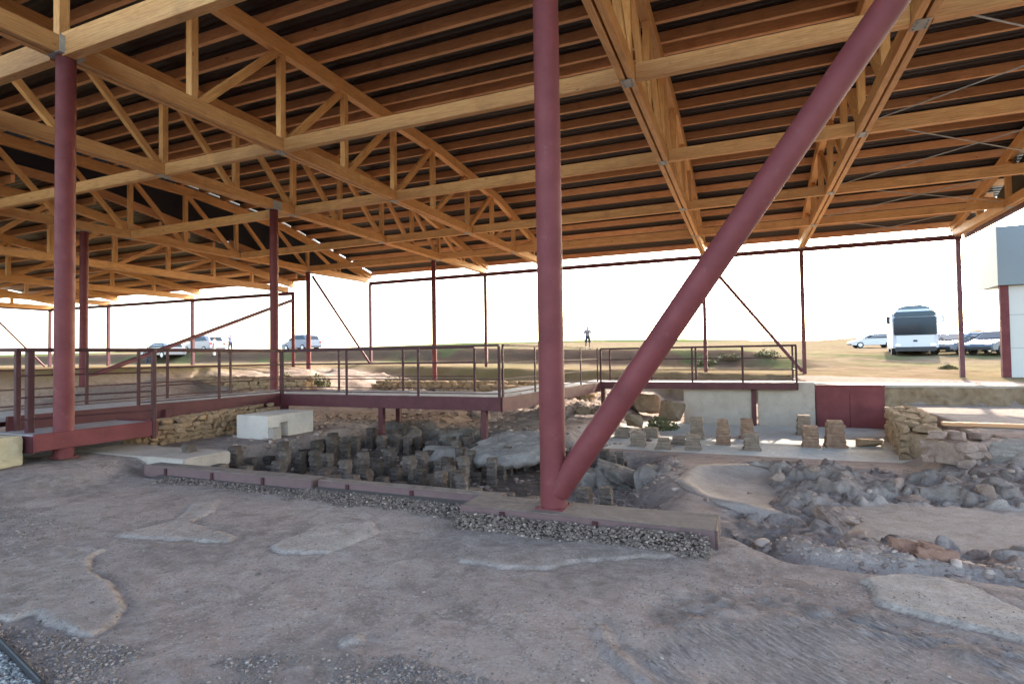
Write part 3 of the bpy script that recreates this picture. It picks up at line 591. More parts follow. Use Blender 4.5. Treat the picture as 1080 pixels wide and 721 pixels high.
# ------------------------------------------------------------------ kerb, slab, walls, blocks
def block(name, label, cat, c, size, mat, rot=0, group=None, bev=.012, wob=0):
    bm = bmesh.new(); bmesh.ops.create_cube(bm, size=1)
    bmesh.ops.scale(bm, vec=size, verts=bm.verts); bmesh.ops.bevel(bm, geom=bm.edges[:], offset=bev, segments=2, affect='EDGES')
    if wob:
        bmesh.ops.subdivide_edges(bm, edges=[e for e in bm.edges if e.calc_length() > .3], cuts=6, use_grid_fill=True)
        for v in bm.verts: v.co += Vector((random.gauss(0, wob), random.gauss(0, wob), random.gauss(0, wob)))
    me = bpy.data.meshes.new(name); bm.to_mesh(me); bm.free(); me.materials.append(mat)
    o = bpy.data.objects.new(name, me); COL.objects.link(o); o.location = c; o.rotation_euler = (0, 0, rot); return tag(o, label, cat, group)
def kerb(x0, x1, y0, y1, top, label):
    t = empty('kerb', ((x0+x1)/2, (y0+y1)/2, 0)); L = x1-x0; D = y1-y0
    bm = bmesh.new(); bmesh.ops.create_grid(bm, x_segments=int(L*14), y_segments=5, size=.5)
    for v in bm.verts:
        v.co = Vector((v.co.x*L, v.co.y*D, top+.012*(fbm(np.array([v.co.x*L*3+x0]), np.array([v.co.y*9]), 3, 3)[0]-.5)))
    g = bmesh.ops.extrude_face_region(bm, geom=bm.faces[:]); bmesh.ops.translate(bm, vec=(0, 0, -top-.6), verts=[e for e in g['geom'] if isinstance(e, bmesh.types.BMVert)])
    bmesh.ops.recalc_face_normals(bm, faces=bm.faces)
    me = bpy.data.meshes.new('coping'); bm.to_mesh(me); bm.free(); me.materials.append(CONC_CURB); o = bpy.data.objects.new('coping', me); COL.objects.link(o); o.parent = t
    m_ = MB(); m_.beam((-L/2, -D/2-.012, top-.085), (L/2, -D/2-.012, top-.085), .018, .16, ch=.003); m_.build('edge_plate', flat('rusty_edge', (.12, .07, .065), .75, .3, 0, .3, 8), t)
    m_ = MB(); m_.beam((L/2+.012, -D/2-.02, top-.085), (L/2+.012, D/2, top-.085), .02, .17, ch=.003); m_.build('edge_plate', flat('rusty_edge', (.07, .04, .036), .75, .3, 0, .3, 8), t)
    m_ = MB()
    for k in range(int(L/.9)): 
        xx = -L/2+.45+k*.9; m_.beam((xx, -D/2-.03, .0), (xx, -D/2-.03, top-.02), .05, .025, up=(0, 1, 0))
    m_.build('edge_stake', STEEL_RAIL, t)
    tag(t, label, 'kerb', 'low concrete kerbs in front of the pit')
kerb(-7.95, -4.92, 5.40, 5.62, .13, 'low concrete kerb with rusty edge at the left front of the pit')
kerb(-4.88, -2.45, 5.47, 5.62, .12, 'narrow middle kerb between the left kerb and the column kerb')
kerb(-2.62, -.27, 4.92, 5.38, .15, 'wide kerb carrying the thick centre column')
block('concrete_slab', 'pale flat concrete slab under the left column', 'slab', (-8.75, 6.05, .085), (2.5, .8, .20), CONC, 0, None, .02, .003)
block('cream_block', 'cream concrete block at the left edge of the view', 'block', (-9.98, 4.36, .37), (1.1, .5, .42), CREAM, math.radians(8), None, .02, .004)
# white block with a recess
def white_block():
    t = empty('white_block', (-9.1, 9.05, -.1)); mb = MB(); x = .42
    mb.box((-.10, -.10, .29), (.64, 1.25, .62), ch=.015)
    mb.box((.315, -.575, .29), (.19, .30, .616), ch=.012); mb.box((.315, .165, .29), (.19, .716, .616), ch=.012); mb.box((.316, -.31, .52), (.188, .23, .156), ch=.006)
    o = mb.build('body', WHITE, t)
    m_ = MB(); m_.box((.47, -.62, .18), (.16, .2, .36)); m_.build('side_block', CONC, t)
    tag(t, 'white rendered block with a dark recess beside the hypocaust pillars', 'block'); return t
white_block()
def rubble_wall(name, label, p0, p1, h0, h1, zb, th, mat, s=.16, seed=0, n=None):
    p0 = Vector((*p0, 0)); p1 = Vector((*p1, 0)); L = (p1-p0).length; d = (p1-p0).normalized(); r = Vector((d.y, -d.x, 0)); mb = MB(); k = seed*100
    rows = max(2, int(max(h0, h1)/(s*.62)))
    mb.beam(p0+Vector((0, 0, zb+h0*.42)), p1+Vector((0, 0, zb+h1*.42)), th*.8, min(h0, h1)*.84, ch=.03)
    for i in range(rows):
        t = random.uniform(0, .1)
        while t < L:
            sz = s*random.uniform(.7, 1.4); hh = h0+(h1-h0)*t/L; z = zb+(i+.5)*s*.62
            if z < zb+hh+random.uniform(-.05, .05):
                for sd_ in (1, -1):
                    k += 1; c = p0+d*t+r*(sd_*th*.42)+Vector((0, 0, z)); add_rock(mb, c, (sz*1.15, sz*.9, s*.72), math.atan2(d.y, d.x)+random.uniform(-.2, .2), (random.uniform(-.1, .1), random.uniform(-.12, .12)), 2, k, .5, .3)
            t += sz*.98
    k2 = 0; t = 0
    while t < L:
        sz = s*random.uniform(.8, 1.5); hh = h0+(h1-h0)*t/L; k += 1
        add_rock(mb, p0+d*t+r*random.uniform(-.3, .3)*th+Vector((0, 0, zb+hh)), (sz, sz, s*.6), random.uniform(0, 3), (0, 0), 2, k, .5, .3); t += sz*.8
    return tag(mb.build(name, mat), label, 'wall')
rubble_wall('rubble_wall', 'buff rubble stone wall below the left walkway', (-10.25, 6.7), (-10.25, 10.0), .52, .62, -.05, .3, ROCK_TAN, .15, 1)
rubble_wall('rubble_wall', 'broken brown rubble wall stub beside the red panel', (3.05, 12.9), (3.45, 16.2), .6, .75, -.5, .6, ROCK_TAN, .2, 2)
rubble_wall('rubble_wall', 'long low rubble wall behind the left railing', (-20, 15.5), (-14.5, 15.8), .55, .5, .4, .5, ROCK_TAN, .22, 3)
rubble_wall('rubble_wall', 'sunlit rubble wall beyond the walkway corner', (-15, 20.5), (-7, 20.8), .5, .5, .05, .5, ROCK_TAN, .24, 4)
rubble_wall('rubble_wall', 'low stone wall in the ruins right of the centre column', (-8.5, 19.6), (-5.2, 20.0), .5, .4, -.05, .5, ROCK_TAN, .24, 5)
block('concrete_block_wall', 'pale concrete block under the platform left of the dark gap', 'block wall', (-.83, 18.0, .06), (1.9, .5, 1.3), CONC, 0, 'concrete blocks under the platform', .015)
block('concrete_block_wall', 'pale concrete block beside the red steel panel', 'block wall', (1.02, 18.0, .08), (1.46, .5, 1.34), CONC, 0, 'concrete blocks under the platform', .015)
rp = empty('red_steel_panel', (2.6, 17.95, -.5)); tag(rp, 'two-leaf maroon steel panel set in the bank', 'panel')
for i in (0, 1):
    m_ = MB(); m_.box((-.40+.83*i, -.02, .56), (.815, .04, 1.14)); m_.build('leaf', STEEL, rp)
m_ = MB(); m_.box((0.015, -.015, 1.155), (1.68, .06, .05)); m_.build('top_rail', STEEL, rp)
# embankment
def bank():
    nx_, nz_ = 150, 26; u = np.linspace(3.45, 9.4, nx_); v = np.linspace(0, 1, nz_); U, V = np.meshgrid(u, v)
    top = .60+.05*(fbm(U*1.3, V*0, 3, 81)-.5); Z = -.75+V*(top+.75); Y = 17.72+.34*V+.30*(fbm(U*1.6, V*3, 5, 82)-.5)+.14*(fbm(U*7, V*9, 4, 83)-.5)
    Z = np.concatenate([Z, Z[-1:]+.012*(fbm(U[:1]*5, V[:1], 3, 84)), Z[-1:]-.02]); Y = np.concatenate([Y, Y[-1:]*0+18.25, Y[-1:]*0+18.6]); U = np.concatenate([U, U[:1], U[:1]]); nz_ += 2
    idx = np.arange(nx_*nz_).reshape(nz_, nx_); q = np.stack([idx[:-1, :-1], idx[:-1, 1:], idx[1:, 1:], idx[1:, :-1]], -1).reshape(-1, 4)
    mb = MB(); mb.add(np.stack([U.ravel(), Y.ravel(), Z.ravel()], 1).tolist(), q.tolist(), None, True)
    return tag(mb.build('earth_bank', mat_stone('bank_earth', (.17, .13, .09), (.27, .22, .16), (.38, .32, .24), 4, .05)), 'rough olive-brown earth bank right of the red panel', 'bank')
bank()
block('concrete_path', 'grey concrete strip along the top of the bank', 'path', (4.8, 19.0, .61), (6.4, 1.5, .10), CONC, 0, None, .02)
block('plaster_wall', 'low grey plastered wall end at the right edge', 'wall', (5.6, 11.15, -.06), (4.4, .55, .44), SLABROCK, 0, None, .05, .016)
block('plank', 'long reddish timber plank lying on the sunlit terrace at right', 'plank', (5.2, 12.9, .21), (3.6, .16, .07), W_PURLIN, math.radians(-3), None, .01)

# apse basin
def apse():
    mb = MB(); c = Vector((.06, 8.15, 0)); n = 40; R0, R1 = 1.02, .86
    ring = []
    for i in range(n+1):
        a = math.radians(360*i/n); rr = 1+.02*math.sin(a*3)+.012*math.sin(a*8)
        jz = .012*math.sin(i*.9)+random.uniform(-.006, .006)-.16*max(0, math.cos(a)+.15)
        for R, z in ((R0*1.05, -.4), (R0*1.01, -.13+jz), (R0*.99, -.10+jz), (R1*1.04, -.105+jz), (R1, -.125+jz), (R1*.8, -.21), (R1*.45, -.25), (.02, -.26)):
            ring.append((c.x+math.cos(a)*R*rr*.95, c.y+math.sin(a)*R*rr*1.3, z))
    fs = [(i*8+j, i*8+j+1, i*8+j+9, i*8+j+8) for i in range(n) for j in range(7)]
    mb.add(ring, fs, None, True); return tag(mb.build('apse_basin', mat_stone('basin_plaster', (.24, .205, .185), (.35, .32, .30), (.46, .43, .41), 2.2, .02, .9, 'world')), 'curved pale plaster rim of a small apse basin right of the leaning strut', 'basin')
apse()

# ------------------------------------------------------------------ hypocaust pillars
def pila_mesh(h, w_, seed, mat, taper=0):
    mb = MB(); r = random.Random(seed); z = 0
    while z < h:
        t = r.uniform(.045, .065); s = w_*r.uniform(.9, 1.05)*(1.0 if z > .01 else 1.1)*(1-taper*z/h)
        mb.box((r.uniform(-.008, .008), r.uniform(-.008, .008), z+t/2), (s, s*r.uniform(.94, 1.04), t), r.uniform(-.07, .07), ch=.012)
        z += t; mb.box((0, 0, z+.006), (s*.95, s*.95, .014), 0, ch=.004); z += .011
    o = mb.build('hypocaust_pillar', mat); return o
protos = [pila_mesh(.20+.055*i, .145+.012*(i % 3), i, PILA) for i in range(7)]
spots = []
for iy in range(13):
    for ix in range(20):
        x = -8.0+ix*.335+(.05 if iy % 2 else 0)+random.uniform(-.05, .05); y_ = 6.1+iy*.41+random.uniform(-.05, .05)
        if x > -1.45 or (x > -2.2 and y_ > 7.6) or (x > -3.9 and 7.3 < y_ < 10) or random.random() < .16: continue
        if -7.3 < x < -5.9 and 8.9 < y_ < 10.4: continue
        if x < -7.95 and y_ > 7.8 : continue
        spots.append((x, y_))
random.shuffle(spots)
used = set()
def where(x, y):
    a = 'near the front kerb' if y < 7.2 else ('in the middle of the pit' if y < 8.9 else 'at the back of the pit by the walkway')
    b = 'left part' if x < -6.6 else ('centre part' if x < -4.6 else 'right part'); return a, b
for i, (x, y_) in enumerate(spots):
    k = random.randrange(7); pr = protos[k]
    if k not in used: o = pr; used.add(k)
    else: o = pr.copy(); COL.objects.link(o)
    zg = hz(x, y_); o.location = (x, y_, zg-.03); o.rotation_euler = (random.uniform(-.03, .03), random.uniform(-.03, .03), random.uniform(-.2, .2))
    a, b = where(x, y_); tall = 'tall' if k >= 4 else ('short' if k < 2 else 'medium')
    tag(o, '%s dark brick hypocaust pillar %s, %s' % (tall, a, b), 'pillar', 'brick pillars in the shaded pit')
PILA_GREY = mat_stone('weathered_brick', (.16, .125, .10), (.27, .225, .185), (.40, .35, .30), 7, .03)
sunp = [(673, 470, .30, 'leftmost low'), (700, 473, .22, 'second, very low'), (731, 474, .34, 'front one of a pair'), (735, 462, .5, 'rear one of a pair'), (763, 468, .55, 'tall pink-topped'), (788, 462, .5, 'rear one of the central pair'), (793, 474, .36, 'front one of the central pair'),
        (656, 461, .26, 'small rear one behind the lowest'), (688, 461, .24, 'broken stub behind the very low one'), (716, 468, .2, 'stub between the low ones and the pair'),
        (848, 458, .52, 'rear one beside the red panel'), (855, 471, .46, 'front one beside the red panel'), (881, 471, .62, 'tallest tapering')]
for i, (px, py, h, lb) in enumerate(sunp):
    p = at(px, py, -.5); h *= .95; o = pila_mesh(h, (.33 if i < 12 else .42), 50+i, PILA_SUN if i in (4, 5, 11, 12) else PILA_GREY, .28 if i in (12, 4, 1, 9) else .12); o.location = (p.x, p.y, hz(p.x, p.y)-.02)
    tag(o, '%s brick pillar on the sunlit strip' % lb, 'pillar', 'brick pillars on the sunlit strip')

RUBBLE_BIG = mat_stone('dusty_rubble_block', (.21, .155, .13), (.33, .265, .235), (.46, .39, .35), 9, .03)
# ------------------------------------------------------------------ named boulders and slabs
def prock(px, py, z, size, label, mat=ROCK, rz=0, tilt=(0, 0), seed=1, up=.4, boxy=.5, rough=.3, name='boulder', cat='boulder', group=None):
    p = at(px, py, z); return rock(name, label, cat, (p.x, p.y, z+size[2]*up), size, mat, rz, tilt, seed, group, boxy, rough)
def broken_slab(px, py, z, size, th, rz, tilt, seed, mat, name, label):
    p = at(px, py, z); n_ = 44; r = np.random.default_rng(seed); o = r.uniform(0, 40, 2); xs_ = np.linspace(-1, 1, n_); X, Y = np.meshgrid(xs_, xs_)
    an = np.arctan2(Y, X); lim = .72+.42*(fbm(np.cos(an)*1.6+o[0], np.sin(an)*1.6+o[1], 3, seed)-.3)+.10*(fbm(np.cos(an)*6+o[0], np.sin(an)*6, 2, seed+1)-.5)
    rr = np.maximum(np.abs(X), np.abs(Y))+1e-6; R_e = np.hypot(X, Y)+1e-6; k = rr/R_e*lim; X2, Y2 = X*k, Y*k
    e = ss(.78, 1., rr); top = th*(.5+.35*(fbm(X*2+o[0], Y*2, 4, seed+2)-.5)+.25*(fbm(X*8, Y*8+o[1], 3, seed+3)-.5))-th*.35*e; bot = -th*.5+.2*th*(fbm(X*3, Y*3, 3, seed+4)-.5)
    mb = MB(); idx = np.arange(n_*n_).reshape(n_, n_); q = np.stack([idx[:-1, :-1], idx[:-1, 1:], idx[1:, 1:], idx[1:, :-1]], -1).reshape(-1, 4)
    N = n_*n_; V = np.concatenate([np.stack([X2*size[0]/1.6, Y2*size[1]/1.6, top], -1).reshape(-1, 3), np.stack([X2*size[0]/1.6, Y2*size[1]/1.6, bot], -1).reshape(-1, 3)])
    ring = list(idx[0, :-1])+list(idx[:-1, -1])+list(idx[-1, :0:-1])+list(idx[:0:-1, 0]); m_ = len(ring)
    F_ = q.tolist()+[[a+N for a in f[::-1]] for f in q.tolist()]+[[ring[i], ring[i]+N, ring[(i+1) % m_]+N, ring[(i+1) % m_]] for i in range(m_)]
    M = Matrix.Rotation(rz, 3, 'Z') @ Matrix.Rotation(tilt[0], 3, 'X') @ Matrix.Rotation(tilt[1], 3, 'Y'); mb.add((V@np.array(M).T).tolist(), F_, None, True)
    return tag(mb.build(name, mat, None, p), label, 'slab')
broken_slab(537, 472, -.08, (1.5, 1.35), .20, .3, (.26, -.10), 11, SLABROCK, 'mortar_slab', 'large pale tilted mortar slab left of the centre column')
broken_slab(402, 458, -.2, (1.9, 1.2), .2, .1, (.30, .06), 12, ROCK, 'stone_slab', 'long dark flat slab at the back of the pit under the walkway')
prock(470, 490, -.5, (.9, .6, .35), 'grey lump of fallen masonry in front of the mortar slab', SLABROCK, .6, (.2, .1), 13)
prock(485, 470, -.4, (.8, .7, .4), 'rough grey masonry lump left of the mortar slab', ROCK, .2, (.1, .1), 14)
prock(655, 502, -.42, (.8, .9, .30), 'crumbling earth mound right of the leaning strut foot', ROCK, .4, (.1, .2), 15, .1, .85, .9, 'earth_mound', 'mound')
prock(618, 508, -.5, (.6, .6, .34), 'dark broken masonry just behind the leaning strut foot', ROCK, 1.0, (.2, .1), 16, .2)
prock(690, 510, -.4, (.5, 1.1, .45), 'dark earthen lump left of the apse rim', ROCK, -.2, (.1, -.1), 17, .0, .85, .9)
rubble_wall('rubble_wall', 'rough grey masonry stub at the corner of the plaster wall', (2.85, 10.75), (3.75, 11.7), .46, .40, -.2, .62, RUBBLE_BIG, .2, 6)
prock(985, 592, -.1, (.42, .26, .2), 'reddish masonry lump in the trench at the right edge of the floor', mat_stone('red_masonry', (.20, .12, .09), (.30, .19, .15), (.38, .27, .22), 8, .03), .3, (.1, .1), 61, .2, .7, .8, 'masonry_lump', 'masonry')
prock(905, 588, -.1, (.36, .24, .2), 'dark eroded masonry lump left of the reddish one in the trench', RUBBLE_BIG, -.3, (.15, .1), 62, .15, .7, .8, 'masonry_lump', 'masonry')
prock(880, 545, -.12, (.30, .5, .16), 'eroded masonry edge at the left end of the smooth floor', RUBBLE_BIG, .5, (.1, .1), 63, .15, .7, .9, 'masonry_lump', 'masonry')
prock(915, 470, -.5, (.5, .4, .16), 'small flat pale stone on the sunlit strip right of the tallest pillar', ROCK_TAN, .2, (0, 0), 20, .4)
TAN_DARK = mat_stone('weathered_tan_stone', (.13, .10, .07), (.24, .19, .14), (.36, .30, .23), 6, .05)
for i, (px, py, s, lb) in enumerate([(655, 425, 1.0, 'tan boulder under the near end of the platform'), (680, 432, 1.3, 'broad tan boulder with shrub behind the leaning strut'), (708, 440, 1.2, 'curved tan wall fragment left of the concrete block'), (668, 448, .7, 'small tan boulder left of the sunlit pillars'),
        (640, 440, .8, 'tan boulder just right of the centre column'), (612, 440, .8, 'sunlit boulder directly behind the strut foot'), (375, 405, 1.3, 'big grey boulder behind the railing, left of centre'), (395, 402, 1.2, 'pale grey boulder next to the big grey boulder'), (480, 408, .9, 'square sunlit stone block behind the railing'), (455, 445, .7, 'stone lump under the walkway against bright ground'),
        (430, 448, .8, 'dark stone lump under the walkway, left of the bright gap'), (505, 445, .7, 'dark stone by the walkway end post'), (350, 440, .8, 'grey stone behind the white block'), (340, 405, 1.2, 'flat stone heap behind the corner of the railing')]):
    z = 0 if py < 420 else -.25; prock(px, py, z, (s*.8*random.uniform(.9, 1.2), s*.65, s*.45), lb, TAN_DARK if px > 600 else ROCK, random.uniform(0, 3), (.1, .1), 30+i, .35)
# loose rubble stones right
cnt = 0
big = [(925, 520, .3), (945, 516, .26), (905, 527, .24), (965, 525, .34), (985, 520, .28), (1010, 512, .3), (880, 520, .22), (1040, 524, .32), (1062, 515, .26), (858, 506, .2), (890, 545, .14), (795, 516, .2), (808, 522, .18), (822, 508, .22), (776, 545, .24),
       (800, 540, .2), (835, 540, .22), (770, 530, .18), (860, 575, .32), (880, 582, .28), (905, 585, .3), (930, 590, .26), (960, 592, .34), (985, 588, .3), (1010, 598, .36), (1040, 600, .3), (1065, 605, .34), (830, 580, .22), (845, 562, .24), (815, 560, .2), (788, 556, .18), (870, 560, .2), (900, 570, .16), (950, 575, .2), (1030, 583, .2), (730, 545, .16), (745, 535, .12), (712, 540, .14)]
for i, (px, py, s) in enumerate(big[1:15:2]+big[15:19]+big[20::2]):
    z = -.2; p = at(px, py, z); zz = hz(p.x, p.y)
    a = 'in the rubble border before the smooth floor' if py > 553 else ('on the rubble field behind the smooth floor' if px > 850 else 'on the rubble beside the apse')
    b = 'large' if s >= .3 else ('mid-sized' if s >= .2 else 'small')
    rock('rubble_stone', '%s grey rubble stone %s' % (b, a), 'stone', (p.x, p.y, zz-s*.04), (s*random.uniform(.6, 1.05), s*random.uniform(.6, .9), s*random.uniform(.4, .7)), RUBBLE_BIG, random.uniform(0, 3), (random.uniform(-.3, .3), random.uniform(-.3, .3)), 200+i, 'loose rubble stones at right', .7, .8, 4)

# ------------------------------------------------------------------ gravel and small rubble (nobody could count them)
def scatter(name, pts, sizes, mat, label, cat, sub=1, rocky=False):
    v, f = ico(2 if rocky else sub); n = len(pts); nv = len(v); r = np.random.default_rng(len(pts))
    P = v[None]*(1+.35*(r.random((n, nv, 1))-.5))
    if rocky:
        pr = np.stack([rock_verts((1.7, 1.5, 1.3), 2, 600+q, .7, .75)[0] for q in range(24)]); P = pr[r.integers(0, 24, n)]
    P = P*1.0; P = P*(sizes[:, None, None]*r.uniform(.6, 1.1, (n, 1, 3))*np.array([1.15, 1, .7]))
    a = r.uniform(0, 6.28, n); ca, sa = np.cos(a)[:, None], np.sin(a)[:, None]
    X = P[..., 0]*ca-P[..., 1]*sa; Y = P[..., 0]*sa+P[..., 1]*ca; Q = np.stack([X, Y, P[..., 2]], -1)+pts[:, None, :]
    me = bpy.data.meshes.new(name); F_ = (f[None]+np.arange(n)[:, None, None]*nv).reshape(-1, 3)
    me.vertices.add(n*nv); me.vertices.foreach_set('co', Q.astype(np.float32).ravel()); me.loops.add(F_.size); me.loops.foreach_set('vertex_index', F_.astype(np.int32).ravel())
    me.polygons.add(len(F_)); me.polygons.foreach_set('loop_start', np.arange(0, F_.size, 3, dtype=np.int32)); me.update(calc_edges=True)
    tint = me.attributes.new('tint', 'FLOAT', 'POINT'); tint.data.foreach_set('value', np.repeat(r.random(n), nv).astype(np.float32))
    me.materials.append(mat); o = bpy.data.objects.new(name, me); COL.objects.link(o); o['kind'] = 'stuff'; o['label'] = label; o['category'] = cat; return o
def mat_pebble(name, stops):
    stops = [(p, tuple(a*k for a, k in zip(c, (.86, .73, .65)))) for p, c in stops]
    n = NT(name, .9, .2); t = n.n('ShaderNodeAttribute', attribute_name='tint').outputs['Fac']; c = n.ramp(t, stops); a = n.noise(n.coord('world'), 60, 4)
    n.col(n.mix(n.math('MULTIPLY', a, .5), c, (.16, .14, .13))); n.bump(a, .004); return n.m
PEB = mat_pebble('pebbles', [(0, (.08, .06, .05)), (.6, (.16, .128, .108)), (.9, (.25, .21, .18)), (1, (.48, .43, .39))])
PEB_D = mat_pebble('rubble_bits', [(0, (.10, .085, .075)), (.5, (.2, .18, .165)), (.85, (.31, .285, .265)), (1, (.42, .4, .37))])
def band(poly_px, z, n, s0, s1, hfun=None, lift=.3, patchy=False):
    pl = poly(poly_px, z); lo = np.min(pl, 0); hi = np.max(pl, 0); out = []
    p = rng.uniform(lo, hi, (n*6, 2)); p = p[inpoly(p[:, 0], p[:, 1], pl)]
    if patchy: p = p[fbm(p[:, 0]*2.4, p[:, 1]*2.4, 4, 55) > .40+.22*rng.random(len(p))]
    p = p[:n]
    s = rng.uniform(s0, s1, len(p))*rng.choice([.6, .8, 1, 1.3], len(p)); zz = height(p[:, 0].copy(), p[:, 1].copy())
    if hfun is not None: zz = zz+hfun(p[:, 0], p[:, 1])
    return np.column_stack([p, zz+s*lift]), s
RUBBLE = mat_pebble('dusty_rubble', [(0, (.19, .14, .115)), (.5, (.32, .255, .22)), (.85, (.42, .35, .31)), (1, (.56, .50, .45))])
# gravel bank along the front of the kerbs
def gpts():
    P, S = [], []
    for x0, x1, yk, wd, top, n in ((-7.3, -4.9, 5.38, .34, .05, 1500), (-4.9, -2.5, 5.45, .62, .09, 3800), (-2.6, -.3, 4.87, .26, .11, 2400)):
        x = rng.uniform(x0, x1, n); u = rng.random(n)**1.25; wl = wd*(.55+.6*fbm(x*2.2, x*0, 3, 8)); y_ = yk-.02-u*wl
        h = top*(1-u)**1.2; s = rng.uniform(.008, .019, n)*rng.choice([.7, 1, 1.25], n)
        P.append(np.column_stack([x, y_, height(x.copy(), y_.copy())+h*rng.uniform(.75, 1, n)])); S.append(s)
    return np.concatenate(P), np.concatenate(S)
scatter('kerb_gravel', *gpts(), PEB, 'loose pale gravel banked against the kerbs', 'gravel')
mb = MB()
for x0, x1, yk, wd, top in ((-7.6, -4.9, 5.38, .3, .02), (-4.9, -2.5, 5.45, .55, .045), (-2.6, -.3, 4.87, .22, .07)):
    mb.prism([(x0, yk, -.05), (x0, yk, top), (x0, yk-wd*.5, top*.35), (x0, yk-wd, -.03)], (1, 0, 0), x1-x0)
o = mb.build('gravel_bed', PEB_D); o['kind'] = 'stuff'; o['label'] = 'gravel core under the loose stones by the kerb'; o['category'] = 'gravel'
P1, S1 = band([(0, 655), (60, 670), (200, 690), (420, 690), (560, 725), (0, 725), (-20, 640)], 0, 2600, .004, .010, None, .3, True)
P2, S2 = band([(-50, 530), (600, 560), (760, 590), (1080, 650), (1080, 725), (-50, 725)], 0, 7000, .002, .0065)
P3, S3 = band([(-60, 535), (40, 535), (90, 560), (20, 585), (-60, 590)], 0, 500, .006, .014)
P4, S4 = band([(-50, 560), (500, 600), (760, 600), (1080, 670), (1080, 725), (-50, 725)], 0, 130, .008, .018, None, .15)
P3 = np.concatenate([P3, P4]); S3 = np.concatenate([S3, S4])
scatter('loose_pebbles', np.concatenate([P1, P2, P3]), np.concatenate([S1, S2, S3]), PEB_D, 'small pebbles scattered over the foreground floor', 'pebbles')
P1, S1 = band([(770, 555), (850, 575), (950, 583), (1100, 600), (1100, 645), (1020, 612), (900, 603), (800, 575)], -.1, 420, .008, .055, None, -.12)
P2, S2 = band([(745, 540), (790, 520), (800, 492), (960, 485), (1100, 498), (1100, 535), (940, 525), (862, 530), (868, 560), (800, 560)], -.2, 420, .008, .045, None, -.15)
P3, S3 = band([(600, 535), (640, 480), (720, 480), (715, 540)], -.3, 600, .01, .05, None, .1)
P4, S4 = band([(230, 505), (520, 525), (600, 530), (600, 470), (350, 455), (240, 470)], -.5, 900, .02, .07)
P5, S5 = band([(430, 420), (640, 420), (700, 450), (640, 462), (430, 450)], -.2, 700, .02, .10, None, .1)
P1 = np.concatenate([P1, P5]); S1 = np.concatenate([S1, S5])
scatter('small_rubble', np.concatenate([P1, P2, P3, P4]), np.concatenate([S1, S2, S3, S4]), RUBBLE, 'broken rubble bits covering the excavated ground', 'rubble', 1, True)
P1, S1 = band([(-30, 672), (0, 680), (42, 722), (-30, 760)], .03, 1500, .006, .013)
scatter('grey_chippings', P1, S1, mat_pebble('blue_grey_chips', [(0, (.16, .19, .2)), (.5, (.33, .37, .38)), (1, (.55, .6, .6))]), 'blue-grey chippings at the lower left corner behind a dark edging', 'gravel')
a, b = at(-8, 672, .0), at(44, 726, .0); m_ = MB(); m_.beam(a, b, .02, .09); tag(m_.build('edging_strip', flat('black_edging', (.015, .015, .018), .6)), 'black edging strip holding the blue-grey chippings', 'edging')

# ------------------------------------------------------------------ shrubs beyond
LEAF = NT('dry_shrub_leaf', .7, .2); _o = LEAF.coord('world'); LEAF.col(LEAF.ramp(LEAF.noise(_o, 9, 3), [(.3, (.07, .07, .03)), (.55, (.14, .13, .06)), (.8, (.25, .21, .11))])); LEAF = LEAF.m
def shrub(c, size, label, n=900, seed=0):
    r = np.random.default_rng(seed); mb = MB(); t = empty('shrub', c)
    for i in range(n):
        d = r.normal(size=3); d /= np.linalg.norm(d); d[2] = abs(d[2]); k = r.random()**.5*(.7+.5*vnoise(d[0:1]*2+seed, d[1:2]*2, 3)[0])
        p = d*k*np.array(size)/np.array([2, 2, 1]); a = r.normal(size=3)*.04*size[2]**.4; b_ = r.normal(size=3)*.022
        mb.add([p-a, p+b_, p+a, p-b_], [(0, 1, 2, 3)])
    mb.build('foliage', LEAF, t); m_ = MB()
    for i in range(6):
        an = i*1.05+seed; m_.tube((0, 0, -.05), (math.cos(an)*size[0]*.3, math.sin(an)*size[1]*.3, size[2]*.7), .012, 5, .004)
    m_.build('stems', flat('shrub_stem', (.12, .09, .06), .9), t); tag(t, label, 'shrub', 'dry shrubs around the ruins')
for i, (px, py, D, sz, lb) in enumerate([(697, 430, 15.6, (1.1, .8, .5), 'dark shrub growing left of the concrete block'), (770, 388, 33, (1.8, .9, .5), 'long green shrub on the bank behind the platform'), (808, 387, 33, (2.0, .9, .6), 'bushy green shrub nearest the slanting brace'), (745, 386, 33, (1.6, 1., .7), 'small shrub on the bank by the far row column'),
        (335, 408, 24, (2.2, 1.2, .7), 'low dry shrub behind the railing corner'), (420, 405, 26, (2.6, 1.2, .7), 'dry shrub behind the railing near the boulders'), (447, 402, 27, (1.8, 1.2, .6), 'dry shrub left of the inner far column'), (1000, 392, 27, (1.2, .8, .3), 'dry weeds beside the right far column'), (300, 402, 24, (1.4, 1., .6), 'weed clump behind the railing, left')]):
    p = dep(px, py, D); shrub((p.x, p.y, hz(p.x, p.y)-.02), tuple(q*.8 for q in sz), lb, 900, i+1)

